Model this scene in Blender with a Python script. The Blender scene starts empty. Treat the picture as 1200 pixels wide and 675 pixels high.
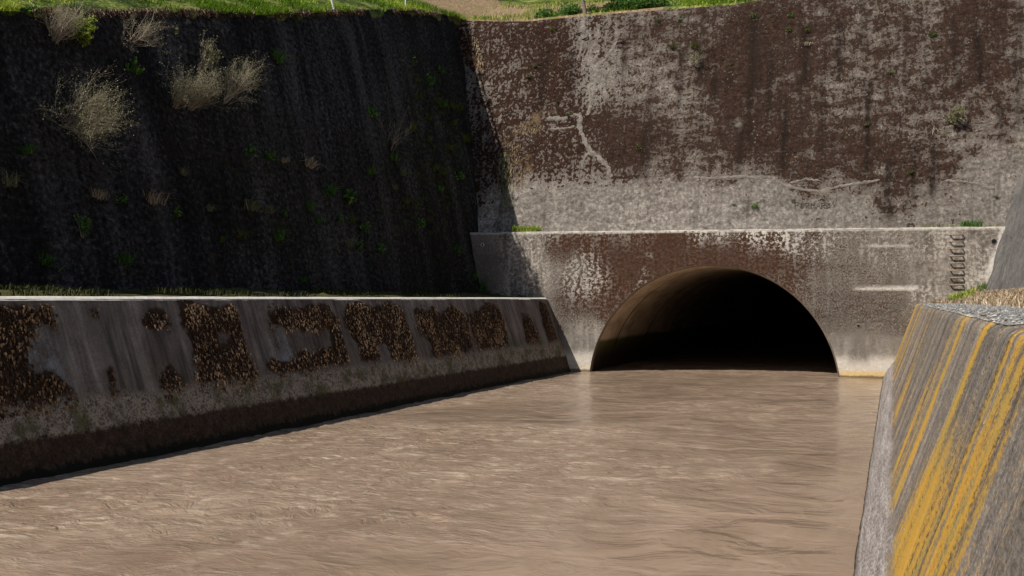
import bpy, math, random
import numpy as np
from mathutils import Vector

rnd = random.Random(7)
S = bpy.context.scene
COL = S.collection

# ------------------------------------------------------------------ camera, sky, sun, exposure
FPX, HZ, VPX, EYE = 1300.0, 350.0, 1049.0, 3.0      # lens in photo pixels, horizon row, channel direction column, eye height over the water
THETA = math.atan((VPX - 600) / FPX)
cam_d = bpy.data.cameras.new('camera'); cam = bpy.data.objects.new('camera', cam_d); COL.objects.link(cam)
cam_d.sensor_width = 36.0; cam_d.lens = 36.0 * FPX / 1200.0
cam_d.clip_start = 0.1; cam_d.clip_end = 2000
cam.location = (0, 0, EYE)
cam.rotation_euler = (math.radians(90) + math.atan((HZ - 337.5) / FPX), 0, THETA)
S.camera = cam

SUN = Vector((-0.51, -0.73, 1.0)).normalized()       # direction towards the sun
EL = math.asin(SUN.z); AZ = math.atan2(SUN.x, SUN.y)
W = bpy.data.worlds.new('World'); S.world = W; W.use_nodes = True
wn = W.node_tree.nodes; wl = W.node_tree.links
bg = wn.get('Background') or wn.new('ShaderNodeBackground')
sky = wn.new('ShaderNodeTexSky'); sky.sky_type = 'NISHITA'; sky.sun_disc = False
sky.sun_elevation = EL; sky.sun_rotation = AZ
wl.new(sky.outputs[0], bg.inputs[0]); bg.inputs[1].default_value = 0.07
sl = bpy.data.lights.new('sun', 'SUN'); sl.energy = 5.0; sl.angle = math.radians(0.5); sl.color = (1, 0.94, 0.85)
so = bpy.data.objects.new('sun', sl); COL.objects.link(so)
so.rotation_euler = SUN.to_track_quat('Z', 'Y').to_euler()
S.view_settings.view_transform = 'Standard'; S.view_settings.look = 'None'
S.view_settings.gamma = 1; S.view_settings.use_curve_mapping = False
S.view_settings.exposure = 0.24
try:
    S.cycles.max_bounces = 12; S.cycles.diffuse_bounces = 8
except Exception:
    pass

# ------------------------------------------------------------------ measuring helpers
CT, ST = math.cos(THETA), math.sin(THETA)
def ray(px, py):
    """direction from the eye through a photo pixel, world axes (x right, y along the channel, z up)"""
    a = (px - 600) / FPX
    return (a * CT - ST, a * ST + CT, (HZ - py) / FPX)

def noise3(x, y, z, seed=0):
    """value noise -1..1 on numpy arrays"""
    x = np.asarray(x, float); y = np.asarray(y, float); z = np.asarray(z, float)
    xi = np.floor(x).astype(np.int64); yi = np.floor(y).astype(np.int64); zi = np.floor(z).astype(np.int64)
    fx = x - xi; fy = y - yi; fz = z - zi
    fx = fx*fx*fx*(fx*(fx*6-15)+10); fy = fy*fy*fy*(fy*(fy*6-15)+10); fz = fz*fz*fz*(fz*(fz*6-15)+10)
    def h(i, j, k):
        n = (i*73856093) ^ (j*19349663) ^ (k*83492791) ^ ((seed*7919 + 104729) & 0x7fffffff)
        n = ((n & 0x7fffffff) ^ ((n & 0x7fffffff) >> 13)) * 1274126177 & 0x7fffffff
        n = (n ^ (n >> 16)) * 668265263 & 0x7fffffff
        return (n & 0xfffff) / 524287.5 - 1
    def L(a, b, t): return a + (b - a) * t
    return L(L(L(h(xi,yi,zi),h(xi+1,yi,zi),fx), L(h(xi,yi+1,zi),h(xi+1,yi+1,zi),fx), fy),
             L(L(h(xi,yi,zi+1),h(xi+1,yi,zi+1),fx), L(h(xi,yi+1,zi+1),h(xi+1,yi+1,zi+1),fx), fy), fz)

def fbm(x, y, z=0.0, oct=4, seed=0, gain=0.5):
    x = np.asarray(x, float); y = np.asarray(y, float); z = np.zeros_like(x) + z
    s = 0; a = 1; t = 0
    for k in range(oct):
        s = s + a * noise3(x * 2**k, y * 2**k, z * 2**k, seed + k); t += a; a *= gain
    return s / t

def sstep(a, b, x):
    t = np.clip((x - a) / (b - a), 0, 1); return t*t*(3-2*t)

def inpoly(px, py, poly):
    px = np.asarray(px); py = np.asarray(py); r = np.zeros(px.shape, bool)
    n = len(poly)
    for i in range(n):
        x1, y1 = poly[i]; x2, y2 = poly[(i+1) % n]
        c = ((y1 > py) != (y2 > py)) & (px < (x2-x1) * (py-y1) / ((y2-y1) if y2 != y1 else 1e-9) + x1)
        r ^= c
    return r

def field(u, v, pts, sig, base=0.0, wbase=0.15):
    """smooth field through scattered samples (u, v, value[, radius])"""
    num = np.full(u.shape, base * wbase); den = np.full(u.shape, wbase)
    for p in pts:
        s = p[3] if len(p) > 3 else sig
        w = np.exp(-((u-p[0])**2 + (v-p[1])**2) / (2*s*s))
        num += w * p[2]; den += w
    return num / den

# ------------------------------------------------------------------ mesh helpers
def set_attr(me, name, arr):
    arr = np.asarray(arr, np.float32)
    if arr.ndim == 2:
        a = me.attributes.new(name, 'FLOAT_VECTOR', 'POINT'); a.data.foreach_set('vector', arr.ravel())
    else:
        a = me.attributes.new(name, 'FLOAT', 'POINT'); a.data.foreach_set('value', arr.ravel())

def mesh_np(name, V, F, mat, parent=None, attrs=None, smooth=True):
    """V (n,3); F (m,3) or (m,4)"""
    V = np.asarray(V, np.float32); F = np.asarray(F, np.int32)
    me = bpy.data.meshes.new(name)
    k = F.shape[1]
    me.vertices.add(len(V)); me.vertices.foreach_set('co', V.ravel())
    me.loops.add(F.size); me.loops.foreach_set('vertex_index', F.ravel())
    me.polygons.add(len(F)); me.polygons.foreach_set('loop_start', np.arange(len(F), dtype=np.int32) * k)
    me.polygons.foreach_set('use_smooth', np.full(len(F), smooth))
    me.update(calc_edges=True)
    for n, a in (attrs or {}).items(): set_attr(me, n, a)
    me.materials.append(mat)
    o = bpy.data.objects.new(name, me); COL.objects.link(o)
    if parent: o.parent = parent
    return o

def grid(name, P, mat, parent=None, attrs=None, smooth=True, flip=False):
    n, m = P.shape[:2]
    i = np.arange(n*m).reshape(n, m)
    a, b, c, d = i[:-1,:-1], i[1:,:-1], i[1:,1:], i[:-1,1:]
    F = np.stack([a,b,c,d] if not flip else [a,d,c,b], -1).reshape(-1, 4)
    at = {k: (v.reshape(-1, 3) if v.ndim == 3 else v.ravel()) for k, v in (attrs or {}).items()}
    return mesh_np(name, P.reshape(-1, 3), F, mat, parent, at, smooth)

def boxes_mesh(name, blist, mat, parent=None):
    """boxes given as (x0,y0,z0,x1,y1,z1), joined as one mesh with a small bevel"""
    import bmesh
    bm = bmesh.new()
    for x0,y0,z0,x1,y1,z1 in blist:
        r = bmesh.ops.create_cube(bm, size=1)['verts']
        for v in r:
            v.co = (x0 + (v.co.x+.5)*(x1-x0), y0 + (v.co.y+.5)*(y1-y0), z0 + (v.co.z+.5)*(z1-z0))
    bmesh.ops.bevel(bm, geom=bm.edges[:], offset=0.012, segments=2, affect='EDGES')
    me = bpy.data.meshes.new(name); bm.to_mesh(me); bm.free(); me.materials.append(mat)
    o = bpy.data.objects.new(name, me); COL.objects.link(o)
    if parent: o.parent = parent
    return o

def tube_arrays(pts, rad, n=6):
    """closed-section tube along points; rad scalar or list"""
    pts = [Vector(p) for p in pts]
    if not hasattr(rad, '__len__'): rad = [rad]*len(pts)
    V = []; F = []
    up = Vector((0.13, 0.21, 1)).normalized()
    for i, p in enumerate(pts):
        t = (pts[min(i+1, len(pts)-1)] - pts[max(i-1, 0)]).normalized()
        a = t.cross(up)
        if a.length < 1e-3: a = t.cross(Vector((1, 0, 0)))
        a.normalize(); b = t.cross(a)
        for k in range(n):
            an = 2*math.pi*k/n
            V.append(p + a*math.cos(an)*rad[i] + b*math.sin(an)*rad[i])
    for i in range(len(pts)-1):
        for k in range(n):
            F.append((i*n+k, i*n+(k+1) % n, (i+1)*n+(k+1) % n, (i+1)*n+k))
    return V, F

def tubes(name, plist, mat, parent=None, n=6):
    V = []; F = []
    for pts, rad in plist:
        v, f = tube_arrays(pts, rad, n); o = len(V)
        V += [tuple(q) for q in v]; F += [tuple(i+o for i in q) for q in f]
    return mesh_np(name, V, F, mat, parent)

def thing(name, label, cat, loc=(0,0,0), group=None):
    o = bpy.data.objects.new(name, None); COL.objects.link(o); o.location = loc
    o.empty_display_size = 0.2
    return tag(o, label, cat, group)
def tag(o, label, cat, group=None):
    o['label'] = label; o['category'] = cat
    if group: o['group'] = group
    return o
def struct(o): o['kind'] = 'structure'; return o
def stuff(o, label=None, cat=None):
    o['kind'] = 'stuff'
    if label: o['label'] = label
    if cat: o['category'] = cat
    return o
def copy_tree(o, parent=None):
    c = o.copy(); COL.objects.link(c)
    if parent: c.parent = parent
    for ch in list(o.children): copy_tree(ch, c)
    return c

# ------------------------------------------------------------------ material helpers
def lin(r, g, b):
    f = lambda c: (c/255/12.92) if c/255 <= 0.04045 else ((c/255+0.055)/1.055)**2.4
    return (f(r), f(g), f(b))

class M:
    def __init__(s, name):
        s.m = bpy.data.materials.new(name); s.m.use_nodes = True
        s.t = s.m.node_tree; s.t.nodes.clear()
        s.out = s.t.nodes.new('ShaderNodeOutputMaterial')
        s.b = s.t.nodes.new('ShaderNodeBsdfPrincipled')
        s.t.links.new(s.b.outputs[0], s.out.inputs[0])
        s.b.inputs['Specular IOR Level'].default_value = 0.25
    def put(s, sock, v):
        if isinstance(v, bpy.types.NodeSocket): s.t.links.new(v, sock)
        elif isinstance(v, (tuple, list)) and len(v) == 3 and sock.type == 'RGBA': sock.default_value = (*v, 1)
        else: sock.default_value = v
    def N(s, typ, **kw):
        n = s.t.nodes.new(typ)
        for k, v in kw.items(): setattr(n, k, v)
        return n
    def attr(s, name, vec=False):
        n = s.N('ShaderNodeAttribute'); n.attribute_name = name
        return n.outputs['Vector' if vec else 'Fac']
    def pos(s): return s.N('ShaderNodeNewGeometry').outputs['Position']
    def objco(s): return s.N('ShaderNodeTexCoord').outputs['Object']
    def sep(s, v, ax):
        n = s.N('ShaderNodeSeparateXYZ'); s.put(n.inputs[0], v); return n.outputs[ax]
    def scale(s, v, sc, off=(0,0,0)):
        n = s.N('ShaderNodeMapping'); s.put(n.inputs[0], v); n.inputs['Scale'].default_value = sc; n.inputs['Location'].default_value = off
        return n.outputs[0]
    def noise(s, v, sc, det=4, rough=0.55, dist=0.0, col=False):
        n = s.N('ShaderNodeTexNoise'); s.put(n.inputs['Vector'], v); n.inputs['Scale'].default_value = sc
        n.inputs['Detail'].default_value = det; n.inputs['Roughness'].default_value = rough; n.inputs['Distortion'].default_value = dist
        return n.outputs['Color' if col else 'Fac']
    def voro(s, v, sc, feat='F1', out='Distance', rnd=1.0):
        n = s.N('ShaderNodeTexVoronoi'); n.feature = feat; s.put(n.inputs['Vector'], v); n.inputs['Scale'].default_value = sc
        n.inputs['Randomness'].default_value = rnd
        return n.outputs[out]
    def ma(s, op, a, b=0.0, clamp=False):
        n = s.N('ShaderNodeMath'); n.operation = op; n.use_clamp = clamp; s.put(n.inputs[0], a); s.put(n.inputs[1], b); return n.outputs[0]
    def step(s, v, a, b):
        """smooth ramp 0..1 from a to b (b may be below a)"""
        n = s.N('ShaderNodeMapRange'); n.interpolation_type = 'SMOOTHSTEP'; s.put(n.inputs[0], v)
        if a <= b: n.inputs[1].default_value = a; n.inputs[2].default_value = b
        else: n.inputs[1].default_value = b; n.inputs[2].default_value = a; n.inputs[3].default_value = 1; n.inputs[4].default_value = 0
        return n.outputs[0]
    def mix(s, f, a, b, mode='MIX'):
        n = s.N('ShaderNodeMix'); n.data_type = 'RGBA'; n.blend_type = mode; n.clamp_factor = True
        s.put(n.inputs[0], f); s.put(n.inputs[6], a); s.put(n.inputs[7], b); return n.outputs[2]
    def ramp(s, f, stops):
        n = s.N('ShaderNodeValToRGB'); s.put(n.inputs[0], f); e = n.color_ramp.elements
        while len(e) < len(stops): e.new(0.5)
        for i, (p, c) in enumerate(stops): e[i].position = p; e[i].color = (*c, 1)
        return n.outputs[0]
    def bump(s, h, st=0.5, d=0.02, nrm=None):
        n = s.N('ShaderNodeBump'); n.inputs['Strength'].default_value = st; n.inputs['Distance'].default_value = d
        s.put(n.inputs['Height'], h)
        if nrm is not None: s.put(n.inputs['Normal'], nrm)
        return n.outputs[0]
    def done(s, col, rough=0.9, nrm=None, spec=None):
        s.put(s.b.inputs['Base Color'], col); s.put(s.b.inputs['Roughness'], rough)
        if nrm is not None: s.put(s.b.inputs['Normal'], nrm)
        if spec is not None: s.put(s.b.inputs['Specular IOR Level'], spec)
        return s.m

# ------------------------------------------------------------------ the lie of the land (metres; water level is z = 0)
YP = 44.0                                   # face of the tunnel headwall
XC, ZC, R = -6.92, -0.60, 4.95              # axis and radius of the tunnel
TB = 0.33                                   # lean of the upper wall
YB0, ZB0 = 44.9, 5.7                        # foot of the upper wall
def portal_top(X): return 5.63 + (3.84 - X) / 20.64 * 0.19
def yback(z): return YB0 + TB * (z - ZB0)
def lw_water(Y): return -12.62 - 0.027 * (YP - Y)     # waterline of the left channel wall
LWB, LWT = 0.345, 3.04                      # its lean and top
def ls_x(Y, z): return -16.5 - 0.06 * (YP - Y) - 0.225 * (z - 3.1)   # face of the left slope
RWX0, RWXB, RWZB, RWX1, RWZ1 = -0.44, -0.03, 0.65, 0.755, 2.80       # right channel wall profile
def rs_x(Y, z): return 3.0 + 0.33 * (z - 3.1) + 0.01 * (YP - Y)

def hit_y(px, py, Y): d = ray(px, py); t = Y / d[1]; return (d[0]*t, Y, EYE + d[2]*t)
def hit_back(px, py):
    d = ray(px, py)                          # y = YB0 + TB (EYE + dz t - ZB0)
    t = (YB0 + TB*(EYE - ZB0)) / (d[1] - TB*d[2]); return (d[0]*t, d[1]*t, EYE + d[2]*t)
def hit_left(px, py):
    d = ray(px, py)                          # x = -16.5 -.06(YP-y) -.225(z-3.1)
    t = (-16.5 - 0.06*YP - 0.225*(EYE-3.1)) / (d[0] - 0.06*d[1] + 0.225*d[2]); return (d[0]*t, d[1]*t, EYE + d[2]*t)
def hit_lwall(px, py):
    d = ray(px, py)                          # x = -12.62 -.027(YP-y) - LWB z
    t = (-12.62 - 0.027*YP - LWB*EYE) / (d[0] - 0.027*d[1] + LWB*d[2]); return (d[0]*t, d[1]*t, EYE + d[2]*t)
def hit_water(px, py):
    d = ray(px, py); t = -EYE / d[2]; return (d[0]*t, d[1]*t, 0.0)
def hit_rwall(px, py):
    k = (RWX1-RWXB)/(RWZ1-RWZB); d = ray(px, py)
    t = (RWXB + k*(EYE-RWZB)) / (d[0] - k*d[2]); return (d[0]*t, d[1]*t, EYE + d[2]*t)

bt = [hit_back(*p) for p in ((545,23),(580,24),(619,24),(661,20),(718,15),(803,8.5),(860,4.5),(900,-3),(1000,-25),(1200,-70))]
def back_top(X):
    return np.interp(X, [p[0] for p in bt], [p[2] for p in bt])
lt = sorted([hit_left(*p) for p in ((-160,6),(0,8),(100,12),(220,11),(300,14),(400,11),(480,10),(530,17),(545,23))], key=lambda p: p[1])
def left_top(Y):
    return np.interp(Y, [-20] + [p[1] for p in lt], [lt[0][2]-1.5] + [p[2] for p in lt])
ZCORN = bt[0][2]; XCORN = bt[0][0]; YCORN = bt[0][1]

# ------------------------------------------------------------------ materials of the walls
def mat_upper():
    m = M('lichen_covered_concrete'); w = m.attr('wall', True); den = m.attr('moss')
    c5 = lambda n, k: m.ma('MULTIPLY', m.ma('SUBTRACT', n, 0.5), k)
    A = m.noise(w, 1.0, 9, 0.70, 0.4); Fi = m.noise(w, 5.0, 5, 0.74); Vs = m.noise(m.scale(w, (1.0,0.22,1)), 3.4, 6, 0.65); Hs = m.noise(m.scale(w, (0.6,1.15,1)), 2.0, 8, 0.72, 0.2)
    grain = m.noise(w, 40, 4, 0.7); gr2 = m.noise(m.scale(w,(1,0.8,1)), 8.0, 2, 0.6); grey = m.attr('grey')
    t = m.ma('ADD', m.ma('ADD', c5(Hs, 0.9), c5(Fi, 1.1)), m.ma('ADD', c5(Vs, 0.5), c5(gr2, 0.9)))
    base = m.ramp(m.ma('ADD', t, 0.5), [(0.20,(0.085,0.067,0.055)), (0.40,(0.188,0.162,0.139)), (0.56,(0.32,0.282,0.245)), (0.76,(0.60,0.54,0.465))])
    gb = m.ramp(m.ma('ADD', m.ma('ADD', c5(Fi, 1.0), c5(grain, 0.9)), m.ma('ADD', c5(A, 0.9), 0.5)), [(0.18,(0.070,0.058,0.049)), (0.48,(0.136,0.121,0.107)), (0.84,(0.33,0.298,0.266))])
    base = m.mix(m.ma('MULTIPLY', grey, 0.8), base, gb)
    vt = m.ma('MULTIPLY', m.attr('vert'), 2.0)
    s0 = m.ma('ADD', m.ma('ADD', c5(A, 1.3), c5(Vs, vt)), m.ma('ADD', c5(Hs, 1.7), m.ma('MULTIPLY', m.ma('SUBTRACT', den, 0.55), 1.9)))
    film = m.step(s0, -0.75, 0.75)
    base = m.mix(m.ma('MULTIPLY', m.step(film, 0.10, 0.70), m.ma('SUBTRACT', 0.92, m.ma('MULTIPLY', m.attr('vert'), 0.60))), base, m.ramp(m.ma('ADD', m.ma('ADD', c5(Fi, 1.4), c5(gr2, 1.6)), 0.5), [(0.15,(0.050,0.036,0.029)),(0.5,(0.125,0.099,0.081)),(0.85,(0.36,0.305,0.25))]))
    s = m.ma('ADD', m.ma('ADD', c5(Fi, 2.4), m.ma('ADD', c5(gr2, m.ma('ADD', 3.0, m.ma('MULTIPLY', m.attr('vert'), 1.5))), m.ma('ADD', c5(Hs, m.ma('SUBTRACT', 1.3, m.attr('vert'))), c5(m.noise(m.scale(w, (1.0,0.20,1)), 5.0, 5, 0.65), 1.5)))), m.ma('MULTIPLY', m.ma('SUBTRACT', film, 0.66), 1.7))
    mf = m.step(s, -0.10, 0.10)
    lich = m.ramp(m.ma('ADD', m.ma('ADD', c5(Fi, 1.2), c5(grain, 1.2)), 0.5), [(0.2,(0.006,0.0028,0.002)), (0.5,(0.024,0.0105,0.0062)), (0.8,(0.075,0.033,0.018))])
    c = m.mix(m.ma('MULTIPLY', mf, m.ma('ADD', 0.92, m.ma('MULTIPLY', m.attr('vert'), 0.06))), base, lich)
    # pale flecks over the lichen
    v = m.voro(m.scale(w,(1,0.75,1)), 9); fl = m.step(m.ma('ADD', v, c5(Fi, 1.3)), 0.24, 0.10)
    fl = m.ma('MULTIPLY', fl, m.step(m.ma('ADD', m.noise(w, 0.8, 6, 0.7), c5(Fi, 0.5)), 0.50, 0.64))
    c = m.mix(m.ma('MULTIPLY', fl, 0.8), c, (0.40,0.345,0.275))
    # dark water runs, broken up
    run = m.ma('MULTIPLY', m.step(m.ma('ADD', m.noise(m.scale(w, (1.0,0.06,1)), 1.9, 5, 0.65), c5(Fi, 0.35)), 0.54, 0.72), 0.6)
    c = m.mix(run, c, (0.030,0.021,0.017))
    c = m.mix(m.ma('MULTIPLY', m.attr('runs'), m.step(m.ma('ADD', Fi, c5(Vs, 0.6)), 0.34, 0.52)), c, (0.014,0.009,0.007))
    c = m.mix(m.ma('MULTIPLY', m.attr('pale'), m.step(Fi, 0.4, 0.55)), c, (0.44,0.395,0.33))
    oc = m.ma('MULTIPLY', m.attr('ochre'), m.step(m.ma('ADD', Fi, c5(A, 0.6)), 0.42, 0.56))
    c = m.mix(m.ma('MULTIPLY', oc, 0.85), c, m.ramp(grain, [(0.3,(0.10,0.062,0.032)),(0.7,(0.27,0.185,0.10))]))
    h = m.ma('ADD', m.ma('MULTIPLY', A, 0.8), m.ma('MULTIPLY', Fi, 0.7)); h = m.ma('ADD', h, m.ma('MULTIPLY', grain, 0.22)); h = m.ma('ADD', h, m.ma('MULTIPLY', mf, 0.10))
    return m.done(c, 0.95, m.bump(h, 1.0, 0.11), 0.1)

def mat_leftslope():
    m = M('dark_weathered_shotcrete'); w = m.attr('wall', True)
    c5 = lambda n, k: m.ma('MULTIPLY', m.ma('SUBTRACT', n, 0.5), k)
    st = m.scale(w, (1.0, 0.10, 1)); n1 = m.noise(w, 0.45, 8, 0.68, 0.5); n2 = m.noise(st, 1.1, 7, 0.62, 0.3); fine = m.noise(w, 7, 6, 0.75)
    gr2 = m.noise(w, 8, 3, 0.7)
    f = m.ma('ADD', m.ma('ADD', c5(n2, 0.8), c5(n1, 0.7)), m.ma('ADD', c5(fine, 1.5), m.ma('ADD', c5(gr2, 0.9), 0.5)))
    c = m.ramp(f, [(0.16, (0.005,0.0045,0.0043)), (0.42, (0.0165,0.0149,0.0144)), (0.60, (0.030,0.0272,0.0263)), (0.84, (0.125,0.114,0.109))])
    c = m.mix(m.ma('MULTIPLY', m.step(m.noise(w, 1.2, 6, 0.72), 0.52, 0.64), 0.5), c, (0.030,0.018,0.012))
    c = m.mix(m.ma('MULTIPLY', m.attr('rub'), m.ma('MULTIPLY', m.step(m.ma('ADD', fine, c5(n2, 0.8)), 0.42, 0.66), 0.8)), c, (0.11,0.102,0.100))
    c = m.mix(m.ma('MULTIPLY', m.attr('green'), m.step(m.noise(w, 3.5, 6, 0.7), 0.5, 0.62)), c, (0.05,0.068,0.016))
    h = m.ma('ADD', m.ma('MULTIPLY', n2, 0.8), m.ma('MULTIPLY', fine, 0.8))
    return m.done(c, 0.95, m.bump(h, 1.0, 0.10), 0.1)

def mat_leftwall():
    m = M('stained_channel_concrete'); w = m.attr('wall', True); z = m.sep(m.pos(), 2)
    c5 = lambda n, k: m.ma('MULTIPLY', m.ma('SUBTRACT', n, 0.5), k)
    st = m.scale(w, (1.0, 0.10, 1)); n1 = m.noise(w, 1.3, 8, 0.66); n2 = m.noise(st, 2.2, 7, 0.66); n4 = m.noise(st, 8, 5, 0.6); fine = m.noise(w, 20, 5, 0.75); med = m.noise(w, 5, 6, 0.72)
    f = m.ma('ADD', m.ma('ADD', c5(n2, 1.3), c5(n1, 0.8)), m.ma('ADD', c5(n4, 0.7), m.ma('ADD', c5(fine, 0.8), 0.5)))
    c = m.ramp(f, [(0.15, (0.062,0.053,0.046)), (0.42, (0.145,0.128,0.113)), (0.62, (0.225,0.202,0.181)), (0.88, (0.37,0.34,0.31))])
    c = m.mix(m.ma('MULTIPLY', m.step(m.ma('ADD', m.noise(st, 3.2, 6, 0.6), c5(fine, 0.3)), 0.52, 0.68), 0.75), c, (0.05,0.044,0.041))
    c = m.mix(m.ma('MULTIPLY', m.step(m.noise(st, 2.6, 6, 0.6, 0.4), 0.60, 0.68), 0.5), c, (0.10,0.07,0.045))
    c = m.mix(m.ma('MULTIPLY', m.attr('blue'), m.step(m.ma('ADD', n1, c5(fine, 0.5)), 0.38, 0.6)), c, (0.34,0.39,0.43))
    c = m.mix(m.ma('MULTIPLY', m.attr('green'), m.step(med, 0.36, 0.58)), c, (0.075,0.092,0.018))
    c = m.mix(m.ma('MULTIPLY', m.attr('runoff'), m.ma('MULTIPLY', m.step(m.ma('ADD', n2, c5(n4, 0.7)), 0.42, 0.60), 0.75)), c, (0.045,0.033,0.024))
    ms = m.ma('ADD', m.attr('moss'), c5(med, 1.9))
    c = m.mix(m.step(ms, 0.38, 0.66), c, m.ramp(fine, [(0.3,(0.014,0.009,0.007)),(0.55,(0.05,0.031,0.02)),(0.75,(0.12,0.075,0.042))]))
    # crusty pale band above the wet line
    zz = m.ma('ADD', z, m.ma('ADD', c5(med, 0.55), c5(n1, 0.4)))
    cr = m.step(zz, 1.34, 1.08)
    c = m.mix(m.ma('MULTIPLY', cr, 0.75), c, (0.10,0.084,0.071))
    c = m.mix(m.ma('MULTIPLY', cr, m.step(m.ma('ADD', med, c5(fine, 1.3)), 0.36, 0.58)), c, (0.38,0.33,0.265))
    c = m.mix(m.ma('MULTIPLY', m.ma('MULTIPLY', m.step(zz, 1.25, 1.0), m.step(m.ma('ADD', m.noise(w, 1.1, 6, 0.7), c5(fine, 0.3)), 0.48, 0.60)), 0.8), c, (0.082,0.090,0.028))
    wz = m.ma('ADD', z, m.ma('ADD', c5(med, 0.22), c5(n4, 0.12)))
    wet = m.step(wz, 0.72, 0.60)
    c = m.mix(wet, c, m.ramp(m.ma('ADD', med, c5(fine, 0.6)), [(0.3,(0.024,0.014,0.009)),(0.52,(0.055,0.034,0.021)),(0.75,(0.12,0.080,0.052))]))
    alg = m.step(m.ma('ADD', z, m.ma('ADD', c5(med, 0.45), c5(n4, 0.3))), 0.22, 0.12)
    c = m.mix(alg, c, (0.008,0.010,0.005))
    h = m.ma('ADD', m.ma('MULTIPLY', med, 0.7), m.ma('MULTIPLY', fine, 0.45)); h = m.ma('ADD', h, m.ma('MULTIPLY', m.ma('MULTIPLY', cr, med), 0.9))
    rough = m.ma('SUBTRACT', 0.92, m.ma('MULTIPLY', wet, 0.25))
    return m.done(c, rough, m.bump(h, 0.8, 0.04), 0.15)

def mat_portal():
    m = M('headwall_concrete'); w = m.attr('wall', True); z = m.sep(m.pos(), 2)
    c5 = lambda n, k: m.ma('MULTIPLY', m.ma('SUBTRACT', n, 0.5), k)
    st = m.scale(w, (1.0, 0.13, 1)); n1 = m.noise(w, 1.5, 8, 0.7, 0.4); n2 = m.noise(st, 3.5, 6, 0.65); fine = m.noise(w, 8, 5, 0.75); grain = m.noise(w, 36, 4, 0.7); row_n = m.noise(m.scale(w,(0.15,1,1)), 2.2, 5, 0.6)
    f = m.ma('ADD', m.ma('ADD', c5(n2, 0.8), c5(n1, 0.9)), m.ma('ADD', c5(fine, 0.9), m.ma('ADD', c5(grain, 0.6), 0.5)))
    c = m.ramp(f, [(0.14, (0.055,0.043,0.035)), (0.40, (0.155,0.130,0.110)), (0.60, (0.29,0.254,0.217)), (0.86, (0.54,0.485,0.42))])
    c = m.mix(m.ma('MULTIPLY', m.step(row_n, 0.52, 0.62), 0.35), c, (0.11,0.095,0.083))
    gr2 = m.noise(w, 15, 4, 0.75)
    s = m.ma('ADD', m.ma('ADD', c5(n1, 1.3), c5(fine, 1.5)), m.ma('ADD', c5(n2, 0.4), m.ma('ADD', c5(gr2, 1.6), m.ma('MULTIPLY', m.ma('SUBTRACT', m.attr('moss'), 0.45), 1.6))))
    mf = m.step(s, -0.06, 0.10)
    lich = m.ramp(m.ma('ADD', m.ma('ADD', c5(fine, 1.2), c5(grain, 1.2)), 0.5), [(0.2,(0.015,0.007,0.0045)), (0.5,(0.053,0.0235,0.0135)), (0.8,(0.14,0.066,0.037))])
    c = m.mix(m.ma('MULTIPLY', mf, 0.985), c, lich)
    dk = m.ma('MULTIPLY', m.attr('dark'), m.step(m.ma('ADD', m.ma('MULTIPLY', fine, 0.6), m.ma('MULTIPLY', n2, 0.4)), 0.42, 0.55))
    c = m.mix(dk, c, (0.045,0.036,0.030))
    v = m.voro(w, 10); fl = m.step(m.ma('ADD', v, c5(fine, 1.2)), 0.24, 0.10)
    fl = m.ma('MULTIPLY', fl, m.step(m.ma('ADD', m.noise(w, 1.1, 6, 0.7), c5(fine, 0.5)), 0.48, 0.64))
    c = m.mix(m.ma('MULTIPLY', fl, 0.75), c, (0.44,0.35,0.27))
    # white lime at the top edge, drips and the sharp white course
    lime = m.ma('MULTIPLY', m.attr('lime'), m.step(m.ma('ADD', m.ma('ADD', c5(n2, 0.7), c5(fine, 1.6)), 0.5), 0.48, 0.62))
    c = m.mix(lime, c, (0.58,0.54,0.48))
    c = m.mix(m.ma('MULTIPLY', m.attr('line'), m.step(m.ma('ADD', fine, c5(n2, 0.5)), 0.28, 0.5)), c, (0.64,0.60,0.54))
    # formwork course lines
    row = m.ma('ABSOLUTE', m.ma('SUBTRACT', m.ma('FRACT', m.ma('MULTIPLY', z, 0.826)), 0.5))
    c = m.mix(m.ma('MULTIPLY', m.ma('MULTIPLY', m.step(row, 0.482, 0.496), m.step(n1, 0.4, 0.6)), 0.4), c, (0.10,0.088,0.078))
    # smoother grey concrete low down, then the washed pale foot and the ochre tide mark
    zz = m.ma('ADD', z, m.ma('ADD', c5(n1, 0.25), c5(fine, 0.12)))
    c = m.mix(m.ma('MULTIPLY', m.step(zz, 1.75, 1.45), 0.6), c, m.ramp(m.ma('ADD', m.ma('MULTIPLY', n2, 0.6), m.ma('MULTIPLY', fine, 0.4)), [(0.35,(0.13,0.116,0.104)),(0.65,(0.26,0.238,0.215))]))
    c = m.mix(m.ma('MULTIPLY', m.step(zz, 0.98, 0.55), 0.9), c, m.ramp(fine, [(0.3,(0.40,0.36,0.31)),(0.7,(0.64,0.595,0.53))]))
    c = m.mix(m.ma('MULTIPLY', m.step(zz, 0.34, 0.22), m.ma('ADD', 0.25, m.ma('MULTIPLY', m.attr('tide'), 0.6))), c, m.mix(fine, (0.45,0.29,0.09), (0.62,0.47,0.22)))
    c = m.mix(m.ma('MULTIPLY', m.step(zz, 0.14, 0.06), 0.85), c, (0.10,0.07,0.038))
    c = m.mix(m.ma('MULTIPLY', m.attr('damp'), m.step(fine, 0.3, 0.6)), c, (0.14,0.122,0.106))
    h = m.ma('ADD', m.ma('MULTIPLY', n1, 0.5), m.ma('MULTIPLY', fine, 0.6)); h = m.ma('ADD', h, m.ma('MULTIPLY', grain, 0.2)); h = m.ma('ADD', h, m.ma('MULTIPLY', mf, 0.3))
    return m.done(c, 0.93, m.bump(h, 0.8, 0.04), 0.15)

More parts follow.
